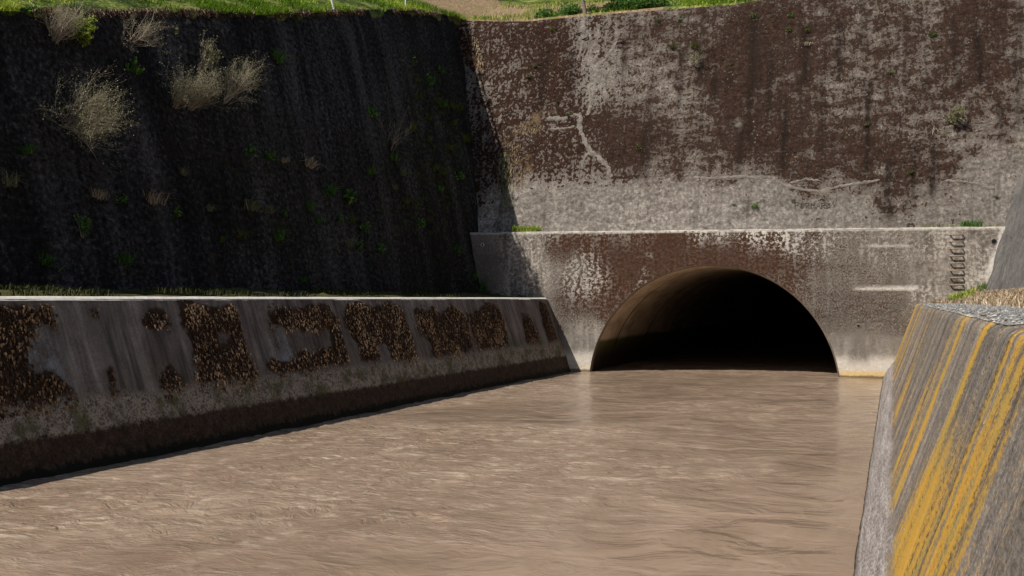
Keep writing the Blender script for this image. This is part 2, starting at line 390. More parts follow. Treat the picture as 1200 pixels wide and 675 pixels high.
def mat_tunnel():
    m = M('tunnel_lining_concrete'); p = m.pos(); z = m.sep(p, 2); y = m.sep(p, 1)
    n1 = m.noise(m.scale(p, (1,0.3,1)), 1.4, 7, 0.6); fine = m.noise(p, 16, 5, 0.7)
    c = m.ramp(m.ma('ADD', m.ma('MULTIPLY', n1, 0.7), m.ma('MULTIPLY', fine, 0.3)), [(0.35,(0.29,0.215,0.15)),(0.5,(0.46,0.37,0.275)),(0.66,(0.60,0.50,0.39))])
    zz = m.ma('ADD', z, m.ma('MULTIPLY', m.ma('SUBTRACT', n1, 0.5), 0.35))
    c = m.mix(m.step(zz, 1.42, 1.18), c, m.mix(m.step(zz, 0.5, 1.3), (0.03,0.022,0.013), (0.085,0.085,0.028)))
    c = m.mix(m.ma('MULTIPLY', m.step(m.noise(m.scale(p,(1,1,0.25)), 2.2, 5, 0.6), 0.55, 0.7), 0.5), c, (0.04,0.025,0.014))
    c = m.mix(m.ma('MULTIPLY', m.step(m.ma('ADD', y, m.ma('MULTIPLY', m.ma('SUBTRACT', fine, 0.5), 0.25)), 44.22, 44.06), 0.8), c, m.ramp(fine, [(0.35,(0.075,0.055,0.042)),(0.65,(0.19,0.155,0.125))]))
    jt = m.ma('ABSOLUTE', m.ma('SUBTRACT', m.ma('FRACT', m.ma('MULTIPLY', m.ma('SUBTRACT', y, 44.0-2.9), 1/6.0)), 0.5))
    c = m.mix(m.step(jt, 0.482, 0.492), c, (0.02,0.015,0.01))
    return m.done(c, 0.9, m.bump(m.ma('ADD', n1, m.ma('MULTIPLY', fine, 0.4)), 0.5, 0.03), 0.15)

def mat_rightwall():
    m = M('lichen_streaked_concrete'); w = m.attr('wall', True)
    c5 = lambda n, k: m.ma('MULTIPLY', m.ma('SUBTRACT', n, 0.5), k)
    wi = m.scale(w, (0.40, 1.0, 1))
    wob = m.noise(w, 1.3, 3, 0.5, 0, True)
    dv = m.N('ShaderNodeVectorMath'); dv.operation = 'MULTIPLY_ADD'; m.put(dv.inputs[0], wob); dv.inputs[1].default_value = (0.16,0,0); m.put(dv.inputs[2], w); q = dv.outputs[0]
    st = m.scale(q, (1.0, 0.05, 1)); n1 = m.noise(st, 3.0, 7, 0.66); n2 = m.noise(st, 13, 4, 0.65); wv = m.noise(m.scale(q,(1,0.3,1)), 2.6, 7, 0.68)
    fine = m.noise(wi, 45, 5, 0.75); grain = m.noise(w, 130, 3, 0.7); sp = m.noise(wi, 26, 5, 0.78); blot = m.noise(wi, 9, 5, 0.7)
    f = m.ma('ADD', m.ma('ADD', c5(n1, 1.2), c5(n2, 0.5)), m.ma('ADD', c5(fine, 0.8), m.ma('ADD', m.ma('ADD', c5(blot, 0.6), c5(m.noise(wi, 40, 3, 0.65), 0.8)), 0.5)))
    c = m.ramp(f, [(0.10,(0.045,0.036,0.029)), (0.38,(0.110,0.094,0.080)), (0.58,(0.180,0.158,0.139)), (0.88,(0.36,0.32,0.285))])
    c = m.mix(m.ma('MULTIPLY', m.step(m.noise(st, 3.6, 6, 0.65), 0.52, 0.66), 0.45), c, (0.22,0.175,0.10))
    # yellow and orange lichen, in the runs of water down the face
    gg = m.noise(wi, 27, 4, 0.72)
    ys = m.ma('ADD', m.ma('ADD', c5(n1, 1.5), c5(n2, 1.3)), m.ma('ADD', c5(gg, 3.0), m.ma('ADD', c5(blot, 1.3), c5(m.attr('yellow'), 1.25))))
    ym = m.step(ys, -0.42, 0.62)
    yc = m.ramp(m.ma('ADD', m.ma('ADD', c5(wv, 1.3), c5(n2, 0.7)), m.ma('ADD', c5(fine, 0.5), 0.5)), [(0.10,(0.20,0.155,0.07)),(0.38,(0.38,0.265,0.06)),(0.58,(0.50,0.26,0.024)),(0.90,(0.52,0.39,0.14))])
    ysoft = m.step(m.ma('ADD', m.attr('yellow'), m.ma('ADD', c5(blot, 0.9), c5(n1, 0.8))), 0.18, 0.75)
    c = m.mix(m.ma('MULTIPLY', ysoft, 0.45), c, m.mix(fine, (0.17,0.115,0.045), (0.34,0.26,0.12)))
    c = m.mix(m.ma('MULTIPLY', ym, m.step(m.noise(wi, 40, 3, 0.65), 0.18, 0.5)), c, yc)
    dk = m.step(m.ma('ADD', m.ma('ADD', c5(sp, 1.9), c5(blot, 0.6)), c5(m.attr('dark'), 0.75)), 0.04, 0.30)
    c = m.mix(m.ma('MULTIPLY', dk, 0.75), c, (0.032,0.025,0.020))
    wh = m.step(m.noise(wi, 14, 2, 0.5), 0.745, 0.765)
    c = m.mix(wh, c, (0.7,0.68,0.64))
    # scoured strip below the kink
    sc = m.attr('scour'); long = m.noise(m.scale(w,(0.10,1,1)), 7, 5, 0.65)
    c = m.mix(sc, c, m.ramp(m.ma('ADD', m.ma('ADD', c5(fine, 1.0), c5(long, 1.0)), m.ma('ADD', m.ma('ADD', c5(blot, 0.8), c5(m.noise(wi, 34, 3, 0.7), 1.6)), 0.5)), [(0.12,(0.085,0.070,0.062)),(0.45,(0.205,0.180,0.166)),(0.85,(0.42,0.38,0.36))]))
    c = m.mix(m.ma('MULTIPLY', m.attr('seam'), m.step(m.ma('ADD', fine, c5(blot, 0.8)), 0.36, 0.55)), c, (0.10,0.062,0.028))
    c = m.mix(m.attr('foot'), c, (0.035,0.026,0.012))
    h = m.ma('ADD', m.ma('MULTIPLY', fine, 0.6), m.ma('MULTIPLY', n1, 0.5)); h = m.ma('ADD', h, m.ma('MULTIPLY', grain, 0.3)); h = m.ma('ADD', h, m.ma('MULTIPLY', blot, 0.6))
    return m.done(c, 0.9, m.bump(h, 0.9, 0.018), 0.2)

def mat_rightslope():
    m = M('grey_shotcrete'); w = m.attr('wall', True)
    n1 = m.noise(m.scale(w,(0.5,0.6,1)), 2.2, 8, 0.70, 0.8); fine = m.noise(m.scale(w,(0.5,1,1)), 9, 6, 0.75)
    c = m.ramp(m.ma('ADD', m.ma('MULTIPLY', n1, 0.6), m.ma('MULTIPLY', fine, 0.4)), [(0.34,(0.06,0.054,0.05)),(0.5,(0.13,0.122,0.116)),(0.68,(0.25,0.235,0.22))])
    c = m.mix(m.step(m.noise(w, 0.8, 5, 0.6, 1.5), 0.60, 0.68), c, (0.05,0.04,0.034))
    return m.done(c, 0.95, m.bump(m.ma('ADD', n1, m.ma('MULTIPLY', fine, 0.5)), 0.8, 0.06), 0.1)

def mat_plain(name, c1, c2, sc=20, rough=0.9, bump=0.4, bd=0.01, det=5):
    m = M(name); p = m.objco(); f = m.noise(p, sc, det, 0.65)
    return m.done(m.ramp(f, [(0.32, c1), (0.68, c2)]), rough, m.bump(f, bump, bd), 0.2)

def mat_tint(name, stops, rough=0.8, trans=0.0):
    """plant material: colour from the per-leaf attribute"""
    m = M(name); c = m.ramp(m.attr('tint'), stops)
    m.done(c, rough, None, 0.15)
    if trans:
        tr = m.N('ShaderNodeBsdfTranslucent'); m.put(tr.inputs[0], c)
        mx = m.N('ShaderNodeMixShader'); mx.inputs[0].default_value = trans
        m.t.links.new(m.b.outputs[0], mx.inputs[1]); m.t.links.new(tr.outputs[0], mx.inputs[2]); m.t.links.new(mx.outputs[0], m.out.inputs[0])
    return m.m

def mat_water():
    m = M('muddy_water'); p = m.pos(); rg = m.attr('rough')
    c5 = lambda n, k: m.ma('MULTIPLY', m.ma('SUBTRACT', n, 0.5), k)
    warp = m.noise(p, 0.35, 3, 0.5, 0, True)
    wv = m.N('ShaderNodeVectorMath'); wv.operation = 'MULTIPLY_ADD'; m.put(wv.inputs[0], warp); wv.inputs[1].default_value = (2.4,2.4,0); m.put(wv.inputs[2], p)
    q = wv.outputs[0]
    a = m.noise(m.scale(q,(0.6,0.9,1)), 1.2, 4, 0.5, 0.6); b = m.noise(m.scale(q,(0.55,1.1,1)), 4.0, 4, 0.6, 0.9); c = m.noise(m.scale(q,(0.6,1.1,1)), 11, 4, 0.65, 0.6)
    rb = m.ma('SUBTRACT', 1.0, m.ma('ABSOLUTE', c5(b, 4.0)))      # sharp little crests
    h = m.ma('ADD', m.ma('MULTIPLY', a, 0.45), m.ma('MULTIPLY', m.ma('MULTIPLY', rb, rg), 0.12))
    h = m.ma('ADD', h, m.ma('MULTIPLY', m.ma('MULTIPLY', c, rg), 0.11))
    silt = m.noise(m.scale(q,(1,0.45,1)), 0.55, 7, 0.62, 1.0)
    col = m.ramp(silt, [(0.32,(0.216,0.152,0.106)),(0.68,(0.316,0.233,0.170))])
    # sky glints of the ripples, painted into the colour of the rough water
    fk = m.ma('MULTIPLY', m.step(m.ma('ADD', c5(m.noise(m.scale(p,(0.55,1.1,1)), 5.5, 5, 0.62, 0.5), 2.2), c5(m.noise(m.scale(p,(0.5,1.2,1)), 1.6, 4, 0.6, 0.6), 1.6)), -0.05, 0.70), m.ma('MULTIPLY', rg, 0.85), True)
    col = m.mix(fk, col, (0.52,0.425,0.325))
    m.b.inputs['IOR'].default_value = 1.33
    return m.done(col, 0.10, m.bump(h, 1.0, 0.20), 0.5)

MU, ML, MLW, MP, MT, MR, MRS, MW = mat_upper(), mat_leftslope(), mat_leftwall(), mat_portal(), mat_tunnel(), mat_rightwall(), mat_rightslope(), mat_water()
M_PALE = mat_plain('pale_coping_concrete', (0.50,0.47,0.42), (0.72,0.69,0.63), 9)
M_HCOPE = mat_plain('weathered_coping', (0.12,0.105,0.09), (0.52,0.48,0.42), 3, det=8)
M_MORTAR = mat_plain('grey_mortar', (0.08,0.067,0.057), (0.23,0.20,0.172), 7, bump=0.9, bd=0.03, det=8)
M_RUNG = mat_plain('weathered_rung', (0.15,0.105,0.072), (0.32,0.25,0.18), 30)
M_HOLE = mat_plain('dark_hole', (0.006,0.005,0.005), (0.012,0.01,0.009), 10)
M_PIPE = mat_plain('pale_pipe', (0.45,0.43,0.40), (0.6,0.58,0.55), 20)
M_POST = mat_plain('white_painted_post', (0.60,0.60,0.56), (0.78,0.78,0.74), 12)
M_POSTG = mat_plain('pale_green_post', (0.40,0.52,0.44), (0.55,0.66,0.58), 12)
M_WOOD = mat_plain('grey_bark', (0.10,0.08,0.065), (0.22,0.18,0.15), 14)
M_SCRATCH = mat_plain('dark_scratch', (0.05,0.042,0.038), (0.085,0.075,0.066), 40)
G = lambda *s: list(s)
M_GREEN = mat_tint('green_leaves', [(0,(0.025,0.07,0.012)),(0.5,(0.07,0.17,0.028)),(1,(0.18,0.30,0.06))], 0.6, 0.3)
M_LIME = mat_tint('bright_grass', [(0,(0.045,0.08,0.010)),(0.4,(0.18,0.31,0.022)),(0.75,(0.40,0.48,0.06)),(1,(0.56,0.48,0.20))], 0.6, 0.3)
M_STRAW = mat_tint('dry_straw', [(0,(0.17,0.12,0.075)),(0.5,(0.40,0.305,0.20)),(1,(0.66,0.55,0.40))], 0.8, 0.15)
M_OLIVE = mat_tint('olive_leaves', [(0,(0.08,0.078,0.038)),(0.5,(0.20,0.195,0.095)),(1,(0.36,0.34,0.20))], 0.7, 0.2)
M_TWIG = mat_tint('dry_twigs', [(0,(0.13,0.10,0.08)),(0.5,(0.33,0.27,0.22)),(0.8,(0.50,0.43,0.33)),(1,(0.46,0.44,0.24))], 0.9)
M_THATCH = mat_tint('dead_thatch', [(0,(0.03,0.015,0.01)),(0.6,(0.11,0.062,0.042)),(1,(0.36,0.26,0.19))], 0.9)
M_MOSS = mat_tint('dry_moss', [(0,(0.028,0.018,0.011)),(0.3,(0.14,0.088,0.050)),(0.62,(0.45,0.30,0.175)),(1,(0.78,0.60,0.41))], 0.9, 0.15)
M_LEDGE = mat_tint('ledge_grass', [(0,(0.012,0.012,0.005)),(0.5,(0.030,0.040,0.009)),(1,(0.075,0.07,0.022))], 0.8, 0.1)

# ------------------------------------------------------------------ water and ground
ys = np.concatenate([np.arange(-14, 9, 0.5), np.arange(9, 30, 0.07), np.arange(30, 50, 0.12), np.arange(50, 150, 1.5)])
xs = np.linspace(0, 1, 190)
Yg, Tg = np.meshgrid(ys, xs, indexing='ij')
xl = np.where(Yg < YP, -12.62 - 0.027*(YP-Yg) - 0.3, XC - R - .3); xr = np.where(Yg < YP, RWX0 + 0.25, XC + R + .3)
xl = np.where((Yg > YP-.5) & (Yg < YP), -12.9, xl)
Xg = xl + (xr - xl)*Tg
wx = Xg + 1.2*fbm(Xg*.25, Yg*.2, 0, 3, 5); wy = Yg + 1.8*fbm(Xg*.25, Yg*.2, 9, 3, 6)
rough = 0.5 + 0.95*fbm(Xg*.20 + .08*Yg, Yg*.30, 2, 4, 21)
wp = lambda px, py: hit_water(px, py)[:2]
rpts = [(*wp(560,510),1.0),(*wp(330,570),.9),(*wp(450,560),1.0),(*wp(760,560),.65),(*wp(430,668),.1),(*wp(520,640),.1),(*wp(600,650),.08),(*wp(700,630),.1),(*wp(800,640),.1),(*wp(850,590),.15),(*wp(720,595),.75),(*wp(600,605),.8),(*wp(500,615),.85),(*wp(420,625),.7),(*wp(350,660),.5),(*wp(150,600),.45),(*wp(60,650),.6),(*wp(930,620),.05),(*wp(880,520),.45),(*wp(960,480),.5),(*wp(590,480),.18),(*wp(640,482),.15),(*wp(760,455),.45),(*wp(880,450),.5),(*wp(620,455),.8),(*wp(500,475),.7)]
rf = field(Xg, Yg, rpts, 1.5, 0.5, 0.05)
near_r = sstep(0.0, 2.0, RWX0 - Xg)
rough = np.clip((0.08 + 1.0*sstep(.30, .78, rf*0.85 + .30*rough + .12*fbm(Xg*.9, Yg*.6, 3, 3, 22))) * (0.10 + 0.90*near_r), 0.03, 1.1)
Zg = 0.022*fbm(wx*.7, wy*.5, 0, 3, 31) + rough*0.045*(.5-np.abs(fbm(wx*1.7, wy*1.4, 4, 3, 41))) + rough*0.009*fbm(wx*5.0, wy*4.2, 4, 2, 51)
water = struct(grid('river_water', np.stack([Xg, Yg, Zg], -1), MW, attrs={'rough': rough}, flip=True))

def mat_ground():
    m = M('hill_ground'); p = m.pos(); n = m.noise(p, 0.8, 7, 0.65); fine = m.noise(p, 9, 6, 0.75); br = m.attr('bare')
    g = m.ramp(m.ma('ADD', m.ma('MULTIPLY', m.ma('SUBTRACT', n, 0.5), 1.0), m.ma('ADD', m.ma('MULTIPLY', m.ma('SUBTRACT', fine, 0.5), 1.1), 0.5)), [(0.34,(0.018,0.026,0.006)),(0.48,(0.055,0.085,0.016)),(0.60,(0.16,0.19,0.04)),(0.72,(0.30,0.25,0.11))])
    e = m.ramp(fine, [(0.3,(0.07,0.042,0.026)),(0.48,(0.22,0.15,0.09)),(0.66,(0.38,0.29,0.17))])
    e = m.mix(m.step(n, 0.55, 0.66), e, (0.15,0.15,0.045))
    c = m.mix(m.step(m.ma('ADD', br, m.ma('MULTIPLY', m.ma('SUBTRACT', n, 0.5), 0.6)), 0.4, 0.6), g, e)
    return m.done(c, 0.95, m.bump(fine, 0.8, 0.08), 0.1)
M_GROUND = mat_ground()
def ground_z(X, Y):
    dl = np.maximum(0, ls_x(Y, left_top(Y)) - X); db = np.maximum(0, Y - yback(back_top(X)))
    zl = np.where(Y > YCORN, ZCORN, left_top(Y)); zb = np.where(X < XCORN, ZCORN, back_top(X))
    amp = np.clip((dl+db)/1.5, 0, 1)
    return zl + zb - ZCORN + 0.42*dl/(1+dl*.004) + 0.40*db/(1+db*.004) + amp*0.18*fbm(X*.5, Y*.5, 0, 4, 77) - 0.03*(db <= dl*0 + .001)
dd = np.concatenate([[0.0, .1, .25, .5, .8, 1.2], np.arange(1.7, 12, .5), [13,16,20,26,34,45,60,85,120,170,250]])
gy = np.concatenate([np.arange(-60,-6,6), np.arange(-6, YCORN, .4), [YCORN]])
A, D = np.meshgrid(gy, dd, indexing='ij'); X = ls_x(A, left_top(A)) - D; P1 = np.stack([X, A, ground_z(X, A)], -1)
gx = np.concatenate([np.arange(XCORN, 8, .4), [8, 10, 14, 20, 30, 50, 90, 150, 250]])
A, D = np.meshgrid(gx, dd, indexing='ij'); Yb = yback(back_top(A)) + D; P2 = np.stack([A, Yb, ground_z(A, Yb)], -1)
P1[:,0] += np.array([-.05, 0, -.3]); P2[:,0] += np.array([0, .05, -.3])
A, D = np.meshgrid(dd, dd, indexing='ij'); P3 = np.stack([XCORN - A, YCORN + D, ground_z(XCORN - A, YCORN + D)], -1)
V = []; F = []; B = []
for P, fl in ((P1, True), (P2, False), (P3, True)):
    n, k = P.shape[:2]; o = len(V); i = np.arange(n*k).reshape(n, k) + o
    q = [i[:-1,:-1], i[1:,:-1], i[1:,1:], i[:-1,1:]]
    F += np.stack(q if not fl else q[::-1], -1).reshape(-1, 4).tolist(); V += P.reshape(-1, 3).tolist()
V = np.array(V)
bare = field(V[:,0], V[:,1], [(XCORN+1.0, YCORN+1.5, 1, 2.2), (XCORN+3.5, YCORN+2, 1, 2.0), (-11, 48.5, 1, .9), (-3.2, 49, .8, 1.0)], 2, 0.0, 0.25)
struct(mesh_np('hillside', V, F, M_GROUND, attrs={'bare': bare}))

# ledge of earth and moss behind the left channel wall
A, T = np.meshgrid(np.arange(-12, YP+.9, .25), np.linspace(0, 1, 16), indexing='ij')
xa = lw_water(A) - LWB*LWT - 0.30; xb = ls_x(A, 3.1) - 0.5
X = xa + (xb - xa)*T
Z = 2.98 + 0.30*T**0.8 + 0.14*T*(1-T)*4*fbm(A*.5, X*.6, 0, 4, 3) + 0.05*fbm(A*3, X*3, 0, 3, 4)*np.clip(T*4,0,1)
def mat_ledge():
    m = M('mossy_earth'); p = m.pos(); n = m.noise(p, 1.4, 6, 0.65); fine = m.noise(p, 12, 5, 0.7)
    c = m.ramp(m.ma('ADD', m.ma('MULTIPLY', n, 0.6), m.ma('MULTIPLY', fine, 0.4)), [(0.36,(0.022,0.016,0.010)),(0.5,(0.055,0.05,0.018)),(0.66,(0.10,0.10,0.03))])
    return m.done(c, 0.95, m.bump(fine, 0.7, 0.05), 0.1)
M_LEDGEG = mat_ledge()
struct(grid('ledge_ground', np.stack([X, A, Z], -1), M_LEDGEG, flip=False))

# right bank: gravel path with a verge that rises to the slope
def mat_bank():
    m = M('gravel_and_verge'); p = m.pos(); v = m.voro(p, 34, 'F1', 'Color'); vd = m.voro(p, 34); n = m.noise(p, 1.2, 5, 0.6); fine = m.noise(p, 22, 5, 0.7)
    g = m.ramp(m.sep(v, 0), [(0,(0.11,0.115,0.12)),(0.5,(0.21,0.215,0.215)),(0.9,(0.33,0.325,0.31)),(1,(0.42,0.40,0.36))])
    g = m.mix(m.ma('MULTIPLY', m.step(n, 0.5, 0.65), 0.3), g, (0.20,0.165,0.12))
    e = m.ramp(fine, [(0.3,(0.15,0.10,0.06)),(0.5,(0.30,0.225,0.15)),(0.7,(0.46,0.37,0.26))])
    c = m.mix(m.step(m.ma('ADD', m.attr('verge'), m.ma('MULTIPLY', m.ma('SUBTRACT', n, 0.5), 0.5)), 0.4, 0.55), g, e)
    return m.done(c, 0.95, m.bump(m.ma('ADD', vd, fine), 0.7, 0.03), 0.15)
A, T = np.meshgrid(np.concatenate([np.arange(-12, 5, 1), np.arange(5, 15, .1), np.arange(15, YP+.6, .25)]), np.linspace(0, 1, 46), indexing='ij')
X = RWX1 + (rs_x(A, 3.3) + 0.6 - RWX1)*T**1.3
ver = sstep(1.9, 2.5, X)
Z = RWZ1 + 0.03*sstep(.8, 1.1, X) + 0.30*sstep(2.0, 3.2, X) + (0.012 + 0.05*ver)*fbm(X*4, A*4, 0, 3, 9) * sstep(.76, .95, X)
Z = Z + 0.25*sstep(41.5, 44.0, A)*sstep(1.2, 3.0, X) - .05*(1 - sstep(.06, .26, X - RWX1))
endv = sstep(41.5, 43.2, A) * sstep(1.05, 1.6, X)
struct(grid('gravel_path', np.stack([X, A, Z], -1), mat_bank(), attrs={'verge': np.clip(np.maximum(ver, endv), 0, 1)}, flip=True))
def bank_z(x, y):
    return float(RWZ1 + 0.03*sstep(.8, 1.1, x) + 0.30*sstep(2.0, 3.2, x) + 0.25*sstep(41.5, 44.0, y)*sstep(1.2, 3.0, x))

# ------------------------------------------------------------------ left slope (dark, in shade)
na, nv = 300, 90
Yt, Vt = np.meshgrid(np.linspace(-12, 47.6, na), np.linspace(0, 1, nv), indexing='ij')
zt = left_top(np.minimum(Yt, YCORN))
Z = 2.9 + (zt - 2.9)*Vt
X = ls_x(Yt, Z)
rel = 0.16*fbm(Yt*.55, Z*.12, 0, 4, 11) + 0.07*fbm(Yt*1.7, Z*.7, 3, 4, 12) + 0.10*np.clip(fbm(Yt*.25, Z*.2, 5, 2, 13), 0, 1)
rel = rel + .035*fbm(Yt*4, Z*3, 2, 3, 15) + 0.12*np.clip(1-(Z-3)/1.6, 0, 1)*fbm(Yt*1.4, Z*1.4, 8, 4, 14)
rel = rel - 0.10*sstep(.93, 1.0, Vt)
X = X + rel
def lp(px, py): h = hit_left(px, py); return (h[1], h[2])
rub = field(Yt, Z, [(*lp(330,60),1,2.2),(*lp(420,80),.9,2),(*lp(430,250),.9,1.0),(*lp(100,190),.7,1.3),(*lp(560,250),.5,1.5),(*lp(185,25),.9,1.0),(*lp(150,330),.4,2.5),(*lp(400,320),.6,1.5)], 2, 0, 0.4)
grn = field(Yt, Z, [(*lp(505,130),1,2.0),(*lp(520,180),1,2.2),(*lp(480,220),.8,2.0),(*lp(350,250),.6,2.0)], 2, 0, 0.5)
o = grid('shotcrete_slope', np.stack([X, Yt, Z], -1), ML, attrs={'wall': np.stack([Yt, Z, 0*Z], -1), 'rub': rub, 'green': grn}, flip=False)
tag(o, 'tall dark shaded concrete slope with shrubs along the left bank', 'retaining wall')
def left_surface(px, py, out=0.05):
    h = hit_left(px, py)
    i = int(np.argmin(np.abs(Yt[:,0]-h[1]))); j = int(np.argmin(np.abs(Z_L[i]-h[2])))
    return Vector((X_L[i, j] + out, h[1], h[2]))
X_L, Z_L = X.copy(), Z.copy()

# ------------------------------------------------------------------ upper back wall
nx, nz = 330, 170
Xt, Vt = np.meshgrid(np.linspace(-20.5, 9.0, nx), np.linspace(0, 1, nz), indexing='ij')
zt = back_top(np.maximum(Xt, XCORN))
Z = 5.3 + (zt - 5.3)*Vt
Yw = yback(Z)
bp = lambda px, py: (hit_back(px, py)[0], hit_back(px, py)[2])
rel = 0.10*fbm(Xt*.35, Z*.35, 0, 3, 61) + 0.035*fbm(Xt*1.2, Z*2.4, 2, 4, 62) + 0.018*fbm(Xt*4, Z*5, 2, 3, 63)
rel = rel*(1 - .9*sstep(.94, .99, Vt))
rel = rel - 0.22*np.exp(-((Xt-bp(835,90)[0])**2/.5 + (Z-bp(835,85)[1])**2/1.2)) * (0.6 + .4*fbm(Xt*3, Z*3, 1, 3, 64))
Yw = Yw - rel + 0.04*sstep(.98, 1.0, Vt)
mp = []
for px, py, d in ((1005,140,.5),(1080,120,.62),(1120,80,.62),(1050,170,.58),(1130,170,.5),(700,60,.5),(570,45,.75),(590,60,.7),(600,110,.62),(625,55,.8),(640,85,.92),(650,60,.92),(615,85,.6),(595,150,.7),(580,190,.7),(640,120,.8),(620,190,.85),(650,180,.78),(640,150,.6),(690,175,.82),(720,165,.85),(750,160,.75),(740,185,.8),(690,205,.4),
    (690,45,.45),(720,40,.58),(760,40,.62),(800,30,.58),(700,80,.40),(730,90,.48),(770,90,.52),(760,120,.52),(800,110,.55),(840,45,.62),(870,50,.92),(860,90,.95),(890,60,.85),(900,100,.72),(880,130,.72),(930,40,.8),(945,70,.8),(960,30,.62),(920,110,.6),
    (870,165,.85),(900,160,.9),(940,150,.7),(940,175,.85),(960,190,.75),(820,160,.55),(800,190,.7),(850,200,.6),(880,205,.4),(770,205,.45),(1000,60,.58),(1040,40,.62),(1080,60,.6),(1130,50,.62),(1000,110,.52),(1020,90,.55),(1060,100,.62),(1100,90,.6),(1145,45,.9),(1150,60,.8),(1160,110,.66),(1020,150,.82),(1018,180,.85),(1060,150,.5),(1100,150,.6),(1180,140,.5),(1190,60,.5),
    (1040,200,.75),(1045,230,.72),(1093,200,.75),(1070,240,.35),(990,190,.6),(960,215,.7),(980,230,.3),(900,240,.2),(850,245,.2),(800,235,.22),(740,240,.18),(700,245,.18),(650,250,.15),(625,230,.2),(605,255,.25),(1000,255,.28),(1120,250,.4),(1150,200,.3),(1170,240,.3),(1140,130,.55)):
    mp.append((*bp(px,py), min(.97, d + (.05 if py < 215 else .0))))
moss = field(Xt, Z, mp, 0.75, 0.5, 0.04)
gp = [(*bp(px,py), g, s) for px,py,g,s in ((690,245,.9,1.4),(800,245,.8,1.4),(640,255,.9,1.0),(900,245,1,1.4),(980,245,1,1.2),(1080,240,1,1.4),(1150,220,1,1.5),(1180,120,.8,1.8),(700,90,.5,1.5),(1100,80,.4,2),(1050,30,.35,2),(780,40,.6,1.6),(720,30,.6,1.2),(600,20,.5,1))]
grey = np.clip(field(Xt, Z, gp, 1.5, 0, 0.25), 0, 1)
och = field(Xt, Z, [(*bp(602,185),1,.45),(*bp(606,205),1,.4),(*bp(620,150),.9,.5),(*bp(637,146),.7,.4),(*bp(556,62),1,.22),(*bp(560,75),.9,.2),(*bp(600,170),.9,.3)], .5, 0, .35)
och = sstep(.45, .95, och + .5*fbm(Xt*2.2, Z*2.2, 1, 4, 71))
pale = 0.55*sstep(.55, .9, field(Xt, Z, [(*bp(860,147),.9,.35),(*bp(610,90),.6,.3),(*bp(1020,128),.7,.35),(*bp(905,165),.5,.4)], .4, 0, .4) + .3*fbm(Xt*3, Z*3, 2, 3, 72))
dr = np.zeros(Xt.shape)
for (px, py0, py1, wd, am) in ((1018,95,205,.12,.9),(1043,190,262,.18,.8),(1094,150,235,.15,.8),(1147,28,100,.14,.9),(1172,120,175,.12,.6),(945,30,100,.16,.8),(885,20,170,.22,.7),(905,60,140,.2,.6),(965,90,180,.12,.5),(855,80,105,.2,.8),(1060,30,110,.1,.4),(838,85,120,.18,.7),(800,60,130,.14,.6),(758,150,215,.18,.6),(985,25,90,.16,.7),(1120,20,110,.10,.6),(1072,170,240,.12,.7),(920,120,200,.14,.8),(868,150,205,.16,.7),(1190,60,150,.14,.6),(640,40,130,.2,.6),(672,60,110,.2,.5)):
    x0, z1_ = bp(px, py0); _, z0_ = bp(px, py1)
    dr = np.maximum(dr, am*np.exp(-((Xt - x0 + .10*fbm(Z*.8, Xt*.3, 2, 3, 73))/wd)**2)*sstep(z0_ - .4, z0_ + .4, Z)*sstep(z1_ + .3, z1_ - .2, Z))
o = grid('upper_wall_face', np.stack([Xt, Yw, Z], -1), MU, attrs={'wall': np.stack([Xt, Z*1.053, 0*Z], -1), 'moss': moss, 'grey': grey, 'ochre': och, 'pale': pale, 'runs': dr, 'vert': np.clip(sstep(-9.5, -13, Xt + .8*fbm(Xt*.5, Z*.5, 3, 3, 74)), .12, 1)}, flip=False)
X_B, Y_B, Z_B = Xt.copy(), Yw.copy(), Z.copy()
def back_surface(px, py, out=0.03):
    h = hit_back(px, py)
    i = int(np.argmin(np.abs(X_B[:,0]-h[0]))); j = int(np.argmin(np.abs(Z_B[i]-h[2])))
    return Vector((h[0], Y_B[i, j] - out, h[2]))
o.name = 'upper_retaining_wall'
upper = tag(o, 'leaning sunlit concrete wall above the tunnel, blotched with dark brown lichen', 'retaining wall')

# raised mortar seams over old cracks (parts of the upper wall)
def seam(pts, wid, name='mortar_seam'):
    """flat ridge of mortar following the wall"""
    V = []; F = []; n = 0
    P = []
    for a, b in zip(pts[:-1], pts[1:]):
        for t in np.linspace(0, 1, 8)[:-1]: P.append((a[0]+(b[0]-a[0])*t, a[1]+(b[1]-a[1])*t))
    P.append(pts[-1])
    W3 = [back_surface(p[0] + rnd.uniform(-1,1), p[1] + rnd.uniform(-.7,.7), 0.0) for i, p in enumerate(P)]
    for i, p in enumerate(W3):
        t = (W3[min(i+1,len(W3)-1)] - W3[max(i-1,0)]); t.normalize()
        s = t.cross(Vector((0,-1,TB))).normalized()
        w = wid*(0.6 + .75*rnd.random()) * (0.35 if i in (0, len(W3)-1) else 1)
        for k, hgt in ((-1,-.03),(-.7,.006),(-.2,.012+.006*rnd.random()),(.25,.011+.006*rnd.random()),(.75,.006),(1,-.03)):
            V.append(p + s*k*w + Vector((0,-1,TB*.5))*hgt)
    for i in range(len(W3)-1):
        for k in range(5): F.append((i*6+k, i*6+k+1, i*6+7+k, i*6+6+k))
    return mesh_np(name, [tuple(v) for v in V], F, M_MORTAR, upper)
seam([(684,20),(683,40),(682,48)], .16)
seam([(684,46),(680,60),(677,70)], .08)
seam([(723,48),(716,60),(702,76),(698,90),(695,110),(691,127),(688,135)], .10)
seam([(680,132),(680,150),(685,165),(693,178),(703,185),(712,195),(716,207)], .14)
seam([(690,178),(684,187),(682,198)], .09)
seam([(640,138),(660,139),(680,133)], .13)
seam([(643,150),(660,151),(674,147)], .07)
